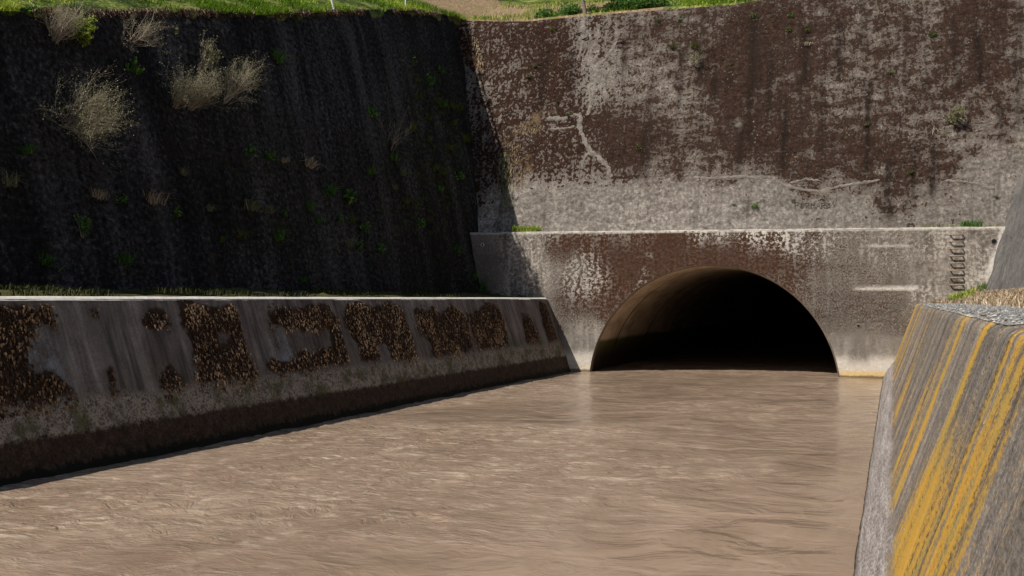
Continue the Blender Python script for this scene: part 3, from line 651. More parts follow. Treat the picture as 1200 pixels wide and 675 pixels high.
seam([(812,208),(835,209),(860,207),(890,208),(905,207),(918,216),(940,222),(960,224),(985,218),(1010,214),(1032,210)], .085)
seam([(925,214),(945,209),(962,212)], .06)
seam([(1108,211),(1130,213),(1150,216),(1165,221)], .07)
for px, py in ((679,39),(686,45),(729,49)):
    c = back_surface(px, py, 0.05)
    V_, F_ = tube_arrays([c + Vector((-.16,0,-.03)), c + Vector((0,-.02,.0)), c + Vector((.16,0,.05))], [.012,.03,.012], 6)
    mesh_np('open_crack', [tuple(v) for v in V_], F_, M_HOLE, upper)
# scratched lettering
def strokes(letters, x0, y0, w, h):
    G_ = {'F':[[(0,1),(0,0),(1,0)],[(0,.5),(.7,.5)]],'O':[[(.1,.2),(.1,.8),(.5,1),(.9,.8),(.9,.2),(.5,0),(.1,.2)],[(.4,.4),(.6,.6)]],'R':[[(0,1),(0,0),(.8,.1),(.8,.45),(0,.5),(.9,1)]],
          'M':[[(0,1),(.1,0),(.5,.6),(.9,0),(1,1)]],'A':[[(0,1),(.5,0),(1,1)],[(.25,.6),(.75,.6)]],'D':[[(0,0),(0,1),(.8,.7),(.8,.3),(0,0)]],'Y':[[(0,0),(.5,.5),(1,0)],[(.5,.5),(.4,1)]],'#':[[(.3,0),(.2,1)],[(.7,0),(.6,1)],[(0,.35),(1,.3)],[(0,.7),(1,.65)]]}
    out = []
    for i, ch in enumerate(letters):
        if ch == ' ': continue
        for s in G_[ch]:
            P_ = [back_surface(x0 + (i + .75*q[0])*w, y0 + q[1]*h, 0.012) for q in s]
            out.append((P_, .016))
    return out
tubes('scratched_lettering', strokes('FORMARDY', 932, 237.5, 6.2, 6.5) + strokes('#', 928, 233, 6, 5), M_SCRATCH, upper, 4)

# ------------------------------------------------------------------ headwall with the tunnel mouth
head = thing('tunnel_headwall', 'pale concrete headwall with the arched tunnel mouth, brown lichen above the arch', 'headwall', (XC, YP, 0))
def local(P, o): return P - np.array(o.location)
half = math.sqrt(R*R - ZC*ZC)
ths = np.linspace(0.0, math.pi, 170)
def rim(t): return R + (.018*fbm(t*9, t*0, 1, 4, 141, .65) - .012*np.clip(fbm(t*22, t*0, 2, 2, 142), .2, 1))*np.sin(t)**.5*(t > 0)*(t < math.pi)
ax = XC - rim(ths)*np.cos(ths); az = ZC + rim(ths)*np.sin(ths)
cols = np.concatenate([np.linspace(-17.9, ax[0], 70)[:-1], ax, np.linspace(ax[-1], 4.6, 80)[1:]])
bot = np.concatenate([np.full(69, az[0]), az, np.full(79, az[-1])])
nv = 70
Xp = np.repeat(cols[:,None], nv, 1); T = np.linspace(0, 1, nv)[None,:]
top = portal_top(cols) - 0.05
Zp = bot[:,None] + (top - bot)[:,None]*T
Yp = np.full_like(Xp, YP) - 0.012*fbm(Xp*.8, Zp*.8, 0, 3, 81)
pp = lambda px, py: (hit_y(px, py, YP)[0], hit_y(px, py, YP)[2])
def F2(lst, sig, base=0, wb=.05): return field(Xp, Zp, [(*pp(q[0], q[1]), *q[2:]) for q in lst], sig, base, wb)
moss = F2([(660,290,.8),(700,290,1),(740,285,1),(780,290,1),(820,290,.95),(860,295,.9),(900,300,.85),(930,310,.75),(720,320,1),(690,330,.75),(750,305,1),(770,320,.7),(680,350,.75),(660,370,.6),(700,365,.7),(645,310,.3),(615,300,.15),(610,340,.1),(640,360,.35),(680,310,.35),(690,318,.3),(730,350,.65),(690,390,.05),(670,400,.02),(650,385,.35),(655,395,.6,.35),(850,275,.25),(800,275,.45),(950,290,.55),(980,300,.42),(960,320,.45),(1000,320,.42),(1040,300,.4),(1040,320,.42),(1080,300,.3),(1100,330,.2),(990,360,.5),(1010,370,.5),(1040,370,.45),(1020,400,.2),(1000,410,.1),(1150,300,.05),(1140,330,.05),(930,285,.4),(575,300,.35),(590,330,.3)], .55, .4)
dark = F2([(960,300,.5),(1010,300,.55),(1050,310,.5),(985,315,.6),(990,372,1),(1005,375,.9),(1030,376,.9),(1050,378,.9),(1000,355,.6),(1020,340,.3),(1090,290,.4),(1110,300,.3),(1110,350,.2),(680,318,.2),(640,345,.5),(645,372,.7),(653,390,1,.2),(565,330,.8,.5),(620,310,.3),(1150,320,.05),(1015,420,0),(690,410,0)], .6, .3)
lime = F2([(850,272,.9,.3),(880,274,1,.35),(905,277,.9,.35),(930,273,.8,.3),(820,271,.8,.3),(860,292,0,.3),(900,300,0,.3),(880,290,.1,.2),(740,269,.5),(700,269,.5),(650,270,.6),(740,282,0),(700,282,0),(660,284,0),(615,290,.6),(620,320,.5),(610,350,.5),(960,274,.6),(1010,276,.4),(1045,290,.4),(760,300,.6,.08),(755,318,.6,.08),(752,332,.6,.08),(690,312,.7,.4),(680,320,.6),(1095,290,.5,.2),(1100,280,.5,.2),(1145,300,.35),(1150,330,.45),(1165,310,.4),(1130,320,.2),(830,300,0),(720,300,0),(780,300,0),(740,310,0),(790,285,0),(1000,330,.15),(960,340,.2),(860,300,0),(1040,350,.1),(1080,350,.5,.25),(1070,365,.4,.2)], .4, .12)
lx0, lz0 = pp(1010,338); lx1, _ = pp(1075,338)
line = sstep(.085, .05, np.abs(Zp - lz0)) * sstep(lx0-.5, lx0+.1, Xp) * sstep(lx1+.05, lx1-.02, Xp) * (0.8 + .3*fbm(Xp*5, Zp*3, 0, 2, 5))
lx2, lz2 = pp(1040,288); line = np.maximum(line, .5*sstep(.05, .02, np.abs(Zp-lz2))*sstep(1.0, .5, np.abs(Xp-lx2)))
line = np.maximum(line, sstep(.09, .02, np.abs(Zp - top[:,None])) * .75)
xr0 = pp(1178,268)
edge_line = rs_x(YP, Zp); line = np.maximum(line, .8*sstep(.22+.0*Zp, .06, edge_line - Xp)*sstep(3.2,4.4,Zp))
dmp = F2([(1005,395,1,.22),(1005,410,1,.25)], .2, 0, .6)
hx, hz = pp(1006,383)
dmp = sstep(1, .6, np.abs(Xp-hx)/(0.08 + 0.30*np.clip(hz - Zp, 0, 1.4))) * (Zp < hz) * sstep(0.3, 0.9, Zp)
tide = sstep(-2.6, -1.6, Xp)
PZ = np.stack([Xp, Yp, Zp], -1)
grid('wall_face', local(PZ, head), MP, head, {'wall': np.stack([Xp, Zp, 0*Zp], -1), 'moss': moss, 'dark': dark, 'lime': lime, 'line': np.clip(line,0,1), 'damp': dmp, 'tide': tide}, flip=False)
# coping: chamfered top edge and the ledge behind it
cx = np.linspace(-17.9, 4.6, 160); prof = ((0, -.05), (0.035, 0.0), (0.5, 0.02), (1.3, 0.03))
P = np.zeros((len(cx), len(prof), 3))
for k, (dy, dz) in enumerate(prof):
    P[:,k,0] = cx; P[:,k,1] = YP + dy; P[:,k,2] = portal_top(cx) + dz + 0.012*fbm(cx*2, cx*0+k, 0, 3, 8)
grid('coping', local(P, head), M_HCOPE, head, flip=False)
# tunnel lining with a rounded mouth
ths2 = np.linspace(-0.05, math.pi + .05, 170)
yl = np.concatenate([[0, .02, .06], np.arange(.4, 12, .4), np.arange(13, 100, 4)]); rl = np.concatenate([[0.0, .045, .06], np.full(len(yl)-3, .06)])
P = np.zeros((len(yl), len(ths2), 3))
for i, (yy, rr) in enumerate(zip(yl, rl)):
    rq = (rim(np.clip(ths2, 0, math.pi)) if i < 2 else R) - rr
    P[i,:,0] = XC - rq*np.cos(ths2); P[i,:,1] = YP + yy - .014*(i == 0); P[i,:,2] = ZC + rq*np.sin(ths2)
grid('tunnel_lining', local(P, head), MT, head, flip=False)
cap = [(XC - R*math.cos(t), YP + 96.5, ZC + R*math.sin(t)) for t in np.linspace(0, math.pi, 40)]
Vc = np.array([(XC, YP+96.5, ZC)] + cap); Fc = [(0, i, i+1) for i in range(1, 40)]
mesh_np('tunnel_end', local(Vc, head), Fc, MT, head)
# step rungs
lad = bpy.data.objects.new('ladder', None); COL.objects.link(lad); lad.parent = head
lxc = pp(1121,300)[0]; 
for i, py in enumerate((275, 283, 291.5, 300, 308.5, 317, 325.5, 334)):
    zz = hit_y(1121, py, YP)[2]; w = .21
    pts = [(lxc-w, YP+.03, zz), (lxc-w, YP-.10, zz), (lxc-w+.03, YP-.13, zz-.005), (lxc+w-.03, YP-.13, zz-.005), (lxc+w, YP-.10, zz), (lxc+w, YP+.03, zz)]
    tubes('rung', [([tuple(np.array(p)-np.array(head.location)) for p in pts], .026)], M_RUNG, lad, 8)
# drain outlets
def outlet(px, py, r, mat, dr=-.06):
    x, z = pp(px, py); n = 20; V = []; F = []
    for k in range(n):
        a = 2*math.pi*k/n
        for rr, yy in ((r*1.25, -.006), (r*1.25, dr), (r, dr), (r*.98, .22)): V.append((x + rr*math.cos(a) - XC, yy, z + rr*math.sin(a)))
    for k in range(n):
        for j in range(3): F.append((k*4+j, k*4+j+1, ((k+1) % n)*4+j+1, ((k+1) % n)*4+j))
    o = mesh_np('drain_pipe', V, F, mat, head)
    Vd = [(x - XC, -.012, z)] + [(x + r*math.cos(2*math.pi*k/n) - XC, -.012, z + r*math.sin(2*math.pi*k/n)) for k in range(n)]
    d = mesh_np('pipe_bore', Vd, [(0, 1+k, 1+(k+1) % n) for k in range(n)], M_HOLE, o)
outlet(1165, 283, .085, M_MORTAR, -.015); outlet(566, 287, .055, M_PIPE, -.10); outlet(1006, 382, .05, M_MORTAR, -.016)

# ------------------------------------------------------------------ right slope
Ya, Vt = np.meshgrid(np.linspace(6, 47.5, 170), np.linspace(0, 1, 70), indexing='ij')
Z = 2.7 + (12.5 - 2.7)*Vt
X = rs_x(Ya, Z) - 0.13*fbm(Ya*.5, Z*.4, 0, 4, 91) - .05*fbm(Ya*2, Z*2, 0, 3, 92)
o = grid('concrete_slope', np.stack([X, Ya, Z], -1), MRS, attrs={'wall': np.stack([Ya, Z, 0*Z], -1)}, flip=True)
tag(o, 'grey rough concrete slope rising from the dry grass at the right edge', 'retaining wall')

# ------------------------------------------------------------------ left channel wall
lw = thing('channel_wall', 'long grey channel wall on the left with hanging moss patches and a wet dark foot', 'channel wall', (-13, YP, 0))
Yt2, Vt = np.meshgrid(np.concatenate([np.arange(-12, 10, .5), np.arange(10, YP+.1, .09)]), np.linspace(0, 1, 60), indexing='ij')
Z = -0.8 + (LWT - .05 + .8)*Vt
X = lw_water(Yt2) - LWB*Z + 0.015*fbm(Yt2*.7, Z*.7, 0, 3, 95) + .006*fbm(Yt2*4, Z*4, 0, 3, 96)
X = X + 0.03*sstep(1.25, 1.1, Z)*fbm(Yt2*3.5, Z*3.5, 1, 3, 97)
zA = lambda L, s, ox, oy: [(ox + a/s, oy + b/s) for a, b in L]
z1 = lambda L: zA(L, 3.53, 0, 330); z2 = lambda L: zA(L, 3.333, 320, 330)
patches = [
 ('big dark moss patch with a pale blue bare spot at left edge of channel wall', [z1([(-60,85),(60,90),(90,200),(100,260),(105,330),(130,400),(165,375),(230,360),(270,420),(325,490),(150,520),(20,550),(-60,570)]), ], .35),
 ('pointed dark moss wedge between the bare blue spot and the small coping patch', [z1([(90,90),(130,90),(160,170),(170,260),(100,250)])], .3),
 ('small dark moss patch hanging below the coping near the left wall end', [z1([(160,95),(200,85),(250,180),(180,190)])], .3),
 ('tiny moss tuft just under the coping, left of the round golden one', [z1([(365,100),(385,85),(410,140),(365,142)])], .35),
 ('round golden brown moss cushion alone under the coping', [z1([(645+55*math.cos(t), 155+45*math.sin(t)) for t in np.linspace(0, 6.28, 18)[:-1]])], .85),
 ('square brown moss patch low on wall below the round golden cushion', [z1([(655,360),(690,350),(760,400),(755,440),(700,460),(660,455)])], .55),
 ('narrow dark slanting moss strip low on the channel wall', [z1([(440,360),(460,350),(505,490),(470,480),(440,420)])], .15),
 ('large shaggy brown moss patch with a small bare hole in its middle', [z1([(755,90),(800,80),(870,100),(900,120),(940,80),(970,110),(1000,220),(1070,390),(1050,420),(960,420),(850,430),(810,420),(800,260),(750,190)])], .6),
 ('C shaped brown moss patch around two bare grey streaks', [z2([(-20,110),(60,90),(100,120),(130,85),(150,90),(190,90),(215,90),(250,140),(300,320),(200,340),(120,350),(-20,370),(-20,310),(60,320),(100,270),(180,270),(235,240),(225,180),(130,190),(-20,180)])], .6),
 ('large two legged brown moss patch near middle of channel wall', [z2([(280,90),(340,85),(400,95),(450,80),(495,90),(550,240),(555,300),(470,310),(440,240),(405,240),(420,310),(340,310),(330,250),(280,160)])], .7),
 ('wide toothed brown moss patch right of the two legged one', [z2([(555,100),(590,110),(620,95),(650,130),(680,90),(720,100),(760,160),(780,265),(610,300),(620,240),(560,180)])], .6),
 ('brown moss patch with ragged top, third from the tunnel', [z2([(745,95),(770,130),(800,110),(840,80),(885,100),(920,230),(880,260),(800,265),(780,200)])], .6),
 ('small brown moss patch, second from the tunnel end of channel wall', [z2([(970,110),(1010,150),(1045,230),(990,240),(980,190)])], .5),
 ('thin dark moss strip at the tunnel end of channel wall', [z2([(1035,80),(1060,80),(1110,220),(1080,240),(1060,180)])], .25)]
hole = [[hit_lwall(*q)[1:] for q in z1([(925+38*math.cos(t), 240+38*math.sin(t)) for t in np.linspace(0, 6.28, 12)[:-1]])]]
pl3 = [(lab, [[hit_lwall(*q)[1:] for q in poly] for poly in polys], br) for lab, polys, br in patches]
mo = np.zeros(Yt2.shape)
jy = Yt2 + .22*fbm(Yt2*3, Z*3, 0, 4, 101, .7); jz = Z + .22*fbm(Yt2*3, Z*3, 7, 4, 102, .7)
for lab, polys, br in pl3:
    for p in polys: mo = np.maximum(mo, inpoly(jy, jz, p)*1.0)
mo *= ~inpoly(jy, jz, hole[0])
ro = mo.copy()
for k in range(26): ro[:,:-1] = np.maximum(ro[:,:-1], ro[:,1:]*.955)
for k in range(2): ro[1:-1] = (ro[1:-1]*2 + ro[:-2] + ro[2:])/4
for k in range(5): mo[1:-1,1:-1] = (mo[1:-1,1:-1]*2 + mo[:-2,1:-1] + mo[2:,1:-1] + mo[1:-1,:-2] + mo[1:-1,2:])/6
wlp = lambda px, py: hit_lwall(px, py)[1:]
blue = field(Yt2, Z, [(*wlp(42,425),1,.32),(*wlp(332,425),.7,.3),(*wlp(452,410),.5,.3),(*wlp(330,405),.6,.25)], .3, 0, .4)
grn = field(Yt2, Z, [(*wlp(112,493),1,.25),(*wlp(484,438),1,.22),(*wlp(605,410),1,.25),(*wlp(200,485),.5,.5),(*wlp(640,412),.8,.3),(*wlp(545,425),.6,.3)], .3, 0, .4)
grid('wall_face', local(np.stack([X, Yt2, Z], -1), lw), MLW, lw, {'wall': np.stack([Yt2, Z, 0*Z], -1), 'moss': mo, 'runoff': np.clip(ro, 0, 1), 'blue': blue, 'green': grn}, flip=False)
cy = np.concatenate([np.arange(-12, YP-.1, .25), [YP-.01]])
P = np.zeros((len(cy), 4, 3))
for k, (dx, zz) in enumerate(((0.012, LWT-.075), (-.055, LWT), (-.30, LWT+.004), (-.36, LWT-.12))):
    P[:,k,0] = lw_water(cy) - LWB*(LWT-.05) + dx; P[:,k,1] = cy; P[:,k,2] = zz + .006*fbm(cy*1.5, cy*0, 0, 3, 99)
grid('coping', local(P, lw), M_PALE, lw, flip=False)

# hanging moss patches: hundreds of little drooping flakes each
def flakes(name, polys, br, lab):
    r = np.random.default_rng(abs(hash(lab[:9] + str(len(lab)))) % 1000 if False else len(lab)*7 + int(br*100))
    pts = []
    for p in polys:
        a = np.array(p); lo = a.min(0) - .2; hi = a.max(0) + np.array([.2, .08]); hi[1] = min(hi[1], LWT - .13); n = int((hi-lo).prod()*330) + 30
        q = lo + r.random((n, 2))*(hi-lo); jq = q + .25*np.stack([fbm(q[:,0]*3, q[:,1]*2, 1, 4, 5, .75), fbm(q[:,0]*3, q[:,1]*2, 5, 4, 6, .75)], -1) + r.normal(size=q.shape)*np.array([.03, .05])
        q = q[inpoly(jq[:,0], jq[:,1], p) & ~inpoly(q[:,0], q[:,1], hole[0])]
        q = q[(fbm(q[:,0]*2.6, q[:,1]*1.5, 3, 4, 7, .7) > -.38) | (r.random(len(q)) < .15)]
        pts.append(q)
    q = np.concatenate(pts); ij = np.floor(q/.12).astype(int); ij -= ij.min(0) - 1; H = np.zeros(ij.max(0) + 2); np.add.at(H, (ij[:,0], ij[:,1]), 1)
    Hs = sum(np.roll(np.roll(H, a, 0), b_, 1) for a in (-1,0,1) for b_ in (-1,0,1)); q = q[Hs[ij[:,0], ij[:,1]] >= 9]
    ij = np.floor(q/.07).astype(int); cells = {}
    for k, c_ in enumerate(map(tuple, ij)): cells.setdefault(c_, []).append(k)
    todo = set(cells); best = []
    while todo:                                                     # keep the one connected patch
        st_ = [todo.pop()]; grp = []
        while st_:
            c_ = st_.pop(); grp += cells[c_]
            for a_ in (-1, 0, 1):
                for b_ in (-1, 0, 1):
                    e_ = (c_[0]+a_, c_[1]+b_)
                    if e_ in todo: todo.discard(e_); st_.append(e_)
        if len(grp) > len(best): best = grp
    q = q[sorted(best)]; n = len(q)
    c = np.array([lw_water(q[:,0]) - LWB*q[:,1] + .01, q[:,0], q[:,1]]).T
    sz = .025 + .05*r.random(n)**1.5; out = .015 + .04*r.random(n)
    th = clump = fbm(q[:,0]*2.2, q[:,1]*2.2, 0, 3, 8)
    out = out*(1 + .8*clump); sx = (r.random(n)-.5)*.06
    nrm = np.array([.945, 0, .326]); dn = np.array([LWB*.94, 0, -.94]) ; al = np.array([0, 1, 0])
    wd = sz*.45
    v0 = c - al*wd[:,None]*.7 - nrm*.005; v1 = c + al*wd[:,None]*.7 - nrm*.005
    m0 = c + nrm*out[:,None] + dn*(sz*.35)[:,None] + al*(sx*.5 - wd)[:,None]; m1 = c + nrm*out[:,None] + dn*(sz*.35)[:,None] + al*(sx*.5 + wd)[:,None]
    tip = c + nrm*(out*.7)[:,None] + dn*(sz*1.5)[:,None] + al*sx[:,None]
    V = np.stack([v0, v1, m1, m0, tip], 1).reshape(-1, 3); b = np.arange(n)*5
    F = np.concatenate([np.stack([b, b+1, b+2], -1), np.stack([b, b+2, b+3], -1), np.stack([b+3, b+2, b+4], -1)])
    t = np.clip(.09 + (.25 + .9*br)*(r.random(n)**1.2)*.95 + .55*clump*(.3+br), 0, 1)
    o = mesh_np(name, V, F, M_MOSS, None, {'tint': np.repeat(t, 5)}, False)
    tag(o, lab, 'moss', 'moss patches hanging on the channel wall')
for lab, polys, br in pl3: flakes('moss_patch', polys, br, lab)

# ------------------------------------------------------------------ right channel wall (close to the camera)
rw = thing('channel_wall', 'low channel wall on the right streaked with yellow and orange lichen', 'channel wall', (0, YP, 0))
ysr = np.concatenate([np.arange(-6, 4, .5), np.arange(4, 16, .035), np.arange(16, YP+.01, .12)])
prof = [(RWX0-.5, -.8), (RWX0-.02, -.03)]
for t in np.linspace(0, 1, 8)[0:]: prof.append((RWX0 + (RWXB-RWX0)*(t - .10*math.sin(math.pi*t)), RWZB*t + .02))
k = len(prof)
for t in np.linspace(0, 1, 34)[1:]: prof.append((RWXB + (RWX1-.03-RWXB)*t, RWZB + .02 + (RWZ1-.05-RWZB-.02)*t))
prof += [(RWX1-.005, RWZ1-.018), (RWX1+.03, RWZ1-.001), (RWX1+.22, RWZ1+.006)]
prof = np.array(prof); ln = np.concatenate([[0], np.cumsum(np.hypot(*np.diff(prof, axis=0).T))])
Yr, Pi = np.meshgrid(ysr, np.arange(len(prof)), indexing='ij')
X = prof[Pi, 0]; Z = prof[Pi, 1]; Sv = ln[Pi]
ed = np.clip(1 - np.abs(Pi - (len(prof)-3))/3.0, 0, 1); Z = Z - ed*(.010 + .022*np.clip(fbm(Yr*3.5, Yr*0, 0, 4, 131, .7), -.3, 1)); X = X - ed*.012*fbm(Yr*5, Yr*0, 3, 3, 132)
rel = .006*fbm(Yr*6, Sv*1.2, 0, 3, 111) + .012*fbm(Yr*.8, Sv*.8, 0, 3, 112)
X = X - rel; 
zk = ln[9]
scour = sstep(zk + .03, zk - .03, Sv + .05*fbm(Yr*1.5, Sv*2, 0, 3, 115))
seamm = np.exp(-((Sv - zk - .03*fbm(Yr*1.2, Yr*0, 0, 3, 116))/.035)**2)*.8
foot = sstep(ln[2]+.10, ln[2]+.02, Sv + .04*fbm(Yr*5, Sv*5, 0, 3, 117))
# yellow runs, measured where they leave the top edge or cross the face
def ru(px, py): return hit_rwall(px, py)[1]
def run(px, py, sp, a, drop=0):
    y0 = ru(px, py); return (y0, abs(ru(px + sp, py) - ru(px - sp, py))/2, a, drop)
runs = [run(1131,375,3.6,.95), run(1120,480,3,.45,.3), run(1157,381,4.2,1.15), run(1112,525,13,1.25,.4), run(1126,525,10,1.0,.35), run(1150,525,9,.95,.1), run(1172,500,10,1.05,0), run(1186,500,6,.9,.1), run(1188,400,7,.8), run(1199,402,6,.8),
        run(1094,435,2.6,.85,.3), run(1088,470,2,.5), run(1062,385,4.5,.85), run(1070,385,2.5,.6), run(1112,400,2,.45), run(1086,385,2,.55), run(1056,470,3,.75,.5), run(1080,560,5,.6,.55), run(1150,620,5,.45,.4), run(1165,640,4,.4,.4), run(1185,640,5,.35,.5)]
yel = np.full(Yr.shape, .10); Tn = (Sv - ln[9])/(ln[-3] - ln[9])          # 0 at the kink, 1 at the top edge
wob = .06*fbm(Sv*1.2, Yr*.5, 0, 3, 118)
for y0, s_, a, drop in runs: yel = np.maximum(yel, a*np.exp(-((Yr + wob - y0)/(s_*(1.08 - .42*np.clip(Tn,0,1))))**2)*(1 - sstep(1-drop-.38, 1-drop+.30, Tn)*(drop > 0)))
yel = yel + .20*fbm(Yr*2.5, Sv*.3, 0, 3, 119)
dk = np.full(Yr.shape, .16)
for y0, s_, a, _ in [run(1150,450,4,.7), run(1166,430,4,.7), run(1138,520,4,.8), run(1160,540,5,.7), run(1120,600,4,.55), run(1105,420,4,.4), run(1145,420,4,.6)]: dk = np.maximum(dk, a*np.exp(-((Yr - y0)/s_)**2))
grid('wall_face', local(np.stack([X, Yr, Z], -1), rw), MR, rw, {'wall': np.stack([np.where(Yr < 9, Yr, 9 + 9*np.log(np.maximum(Yr, 9)/9)), Sv, 0*Sv], -1), 'yellow': np.clip(yel, 0, 1.2), 'dark': dk, 'scour': scour, 'seam': np.clip(seamm*(.6+.9*fbm(Yr*1.3,Yr*0,3,4,121)),0,1), 'foot': foot}, flip=True)

# ------------------------------------------------------------------ plants
def blades(pts, hgt, wid, lean=0.5, up=(0,0,1), seed=1, per=3):
    """tapering bent grass blades; returns V, F, tint"""
    r = np.random.default_rng(seed); pts = np.asarray(pts, float); n = len(pts)
    h = hgt*(.5 + .8*r.random(n)); w = wid*(.6 + .8*r.random(n)); a = r.random(n)*2*math.pi
    ld = np.stack([np.cos(a), np.sin(a), 0*a], -1); sd = np.stack([-np.sin(a), np.cos(a), 0*a], -1)
    up = np.asarray(up, float); up = up/np.linalg.norm(up); le = lean*(.3 + r.random(n))
    m = pts + up*(h*.55)[:,None] + ld*(h*le*.35)[:,None]; t = pts + up*(h*(1-.35*le))[:,None] + ld*(h*le)[:,None]
    V = np.stack([pts - sd*w[:,None], pts + sd*w[:,None], m + sd*(w*.7)[:,None], m - sd*(w*.7)[:,None], t], 1).reshape(-1, 3); b = np.arange(n)*5
    F = np.concatenate([np.stack([b, b+1, b+2], -1), np.stack([b, b+2, b+3], -1), np.stack([b+3, b+2, b+4], -1)])
    return V, F, np.repeat(r.random(n), 5)

def bush_arrays(seed, height, spread, up, stems=6, depth=3, thick=.012, leaf=.0, leafn=0, kink=.35):
    """twiggy shrub: thin branching stems, little leaves near the tips"""
    r = random.Random(seed); TV = []; TF = []; TT = []; LV = []; LF = []; LT = []
    up = Vector(up).normalized()
    def seg(p, q, ra, rb, tint):
        v, f = tube_arrays([p, q], [ra, rb], 3); o = len(TV)
        TV.extend(tuple(x) for x in v); TF.extend(tuple(i+o for i in x) for x in f); TT.extend([tint]*len(v))
    def rv(s): return Vector((r.uniform(-s, s), r.uniform(-s, s), r.uniform(-s, s)))
    def grow(p, d, L, ra, lev):
        tint = min(1, max(0, .35 + .2*lev/depth + r.uniform(-.25, .35)))
        n = 3
        for i in range(n):
            d = (d + rv(kink) + up*.10).normalized(); q = p + d*(L/n); seg(p, q, ra, ra*.8, tint); p = q; ra *= .8
            if lev < depth:
                for k in range(r.choice((1, 1, 2))):
                    grow(p, (d + rv(.75)).normalized(), L*r.uniform(.45, .75), ra*.7, lev+1)
            if leafn and lev >= depth-1:
                for k in range(leafn):
                    c = p + rv(.05*height); a = (rv(1)).normalized(); b = a.cross(rv(1)).normalized(); s = leaf*r.uniform(.6, 1.4); o = len(LV)
                    LV.extend(tuple(x) for x in (c - a*s, c + b*s*.45, c + a*s, c - b*s*.45)); LF.append((o, o+1, o+2, o+3)); LT.extend([r.random()]*4)
    for i in range(stems):
        d = (up + rv(spread)).normalized(); grow(Vector((0,0,0)) + rv(.06*height), d, height*r.uniform(.32, .62), thick*r.uniform(.7, 1.3), 1)
    return TV, TF, TT, LV, LF, LT

def shrub(name, label, cat, loc, seed, height, spread, up, leafmat=None, group=None, **kw):
    t = thing(name, label, cat, loc, group)
    TV, TF, TT, LV, LF, LT = bush_arrays(seed, height, spread, up, **kw)
    mesh_np('branches', TV, TF, M_TWIG, t, {'tint': TT}, True)
    if LV: mesh_np('leaves', LV, LF, leafmat or M_OLIVE, t, {'tint': LT}, False)
    return t

gS = 'shrubs rooted in the shaded slope'
shrub('dry_shrub', 'largest dry shrub, a rounded grey brown mass of twigs near the left edge', 'shrub', left_surface(76,146,.22), 3, 1.75, 1.0, (1.0,.0,.4), M_OLIVE, gS, stems=46, depth=3, thick=.011, leaf=.020, leafn=2)
shrub('dry_shrub', 'upright fan of dry brown twigs under the slope top at far left', 'shrub', left_surface(66,48,-.05), 5, 1.25, .40, (.6,.0,1), M_OLIVE, gS, stems=40, depth=3, thick=.010, leaf=.014, leafn=1, kink=.2)
shrub('leafy_shrub', 'bright green leafy shrub beside the upright dry twig fan', 'shrub', left_surface(86,43,-.02), 6, .7, .9, (.8,.0,.7), M_LIME, gS, stems=9, depth=3, thick=.006, leaf=.035, leafn=5)
shrub('dry_shrub', 'straggly pale dry shrub hanging below the slope top, left of centre', 'shrub', left_surface(152,52,-.05), 8, 1.2, .8, (.8,.1,.7), M_OLIVE, gS, stems=18, depth=3, thick=.010, leaf=.018, leafn=1)
shrub('leafy_shrub', 'small deep green shrub below the straggly pale one', 'shrub', left_surface(153,84,-.02), 9, .42, .7, (.6,.0,.8), M_GREEN, gS, stems=7, depth=2, thick=.006, leaf=.04, leafn=5)
shrub('leafy_shrub', 'little yellow green shrub with a bare twig near the slope top', 'shrub', left_surface(205,40,-.02), 12, .42, .7, (.6,.0,.8), M_OLIVE, gS, stems=5, depth=2, thick=.006, leaf=.03, leafn=4)
shrub('dry_shrub', 'small yellowish shrub on one thin stem above the forked pair', 'shrub', left_surface(229,84,-.02), 14, 1.15, .45, (.75,.1,1), M_OLIVE, gS, stems=5, depth=3, thick=.016, leaf=.028, leafn=3)
shrub('dry_shrub', 'left spreading half of the forked pair of dry shrubs', 'shrub', left_surface(202,124,.16), 15, 1.3, .5, (.8,-.45,.9), M_OLIVE, gS, stems=24, depth=3, thick=.010, leaf=.018, leafn=2, kink=.25)
shrub('dry_shrub', 'right upright half of the forked pair of dry shrubs', 'shrub', left_surface(216,126,.18), 17, 1.4, .4, (.8,.25,1), M_OLIVE, gS, stems=28, depth=3, thick=.010, leaf=.018, leafn=2, kink=.25)
shrub('dry_shrub', 'tall dry shrub with green yellow tips right of the forked pair', 'shrub', left_surface(258,120,.12), 19, 1.65, .42, (.75,.22,1), M_OLIVE, gS, stems=20, depth=3, thick=.012, leaf=.018, leafn=2, kink=.35)
shrub('dead_shrub', 'faint grey dead shrub in deep shade near the slope middle', 'shrub', left_surface(458,178,-.05), 21, 1.7, .32, (.2,-.1,1), None, gS, stems=5, depth=3, thick=.010, kink=.3)
shrub('leafy_shrub', 'thin green shoots in deep shade low at the left', 'shrub', left_surface(94,279,-.02), 23, .75, .4, (.3,.0,1), M_GREEN, gS, stems=6, depth=2, thick=.007, leaf=.035, leafn=4, kink=.2)
shrub('dry_shrub', 'dry grassy bush with green heart on the sunlit wall at right', 'shrub', back_surface(1119,141), 31, .75, .8, (.0,-.8,.7), M_OLIVE, None, stems=8, depth=3, thick=.008, leaf=.03, leafn=3)
shrub('dead_shrub', 'pale dead twigs fanned on sunlit wall below the dry bush', 'shrub', back_surface(1096,148), 33, .8, .6, (-.1,-.5,-.6), None, None, stems=6, depth=2, thick=.010, kink=.25)
shrub('dry_shrub', 'grey dry tangle beside the hollow in the upper sunlit wall', 'shrub', back_surface(812,75), 35, .95, .8, (.1,-.6,.6), M_OLIVE, None, stems=7, depth=3, thick=.008, leaf=.03, leafn=1)

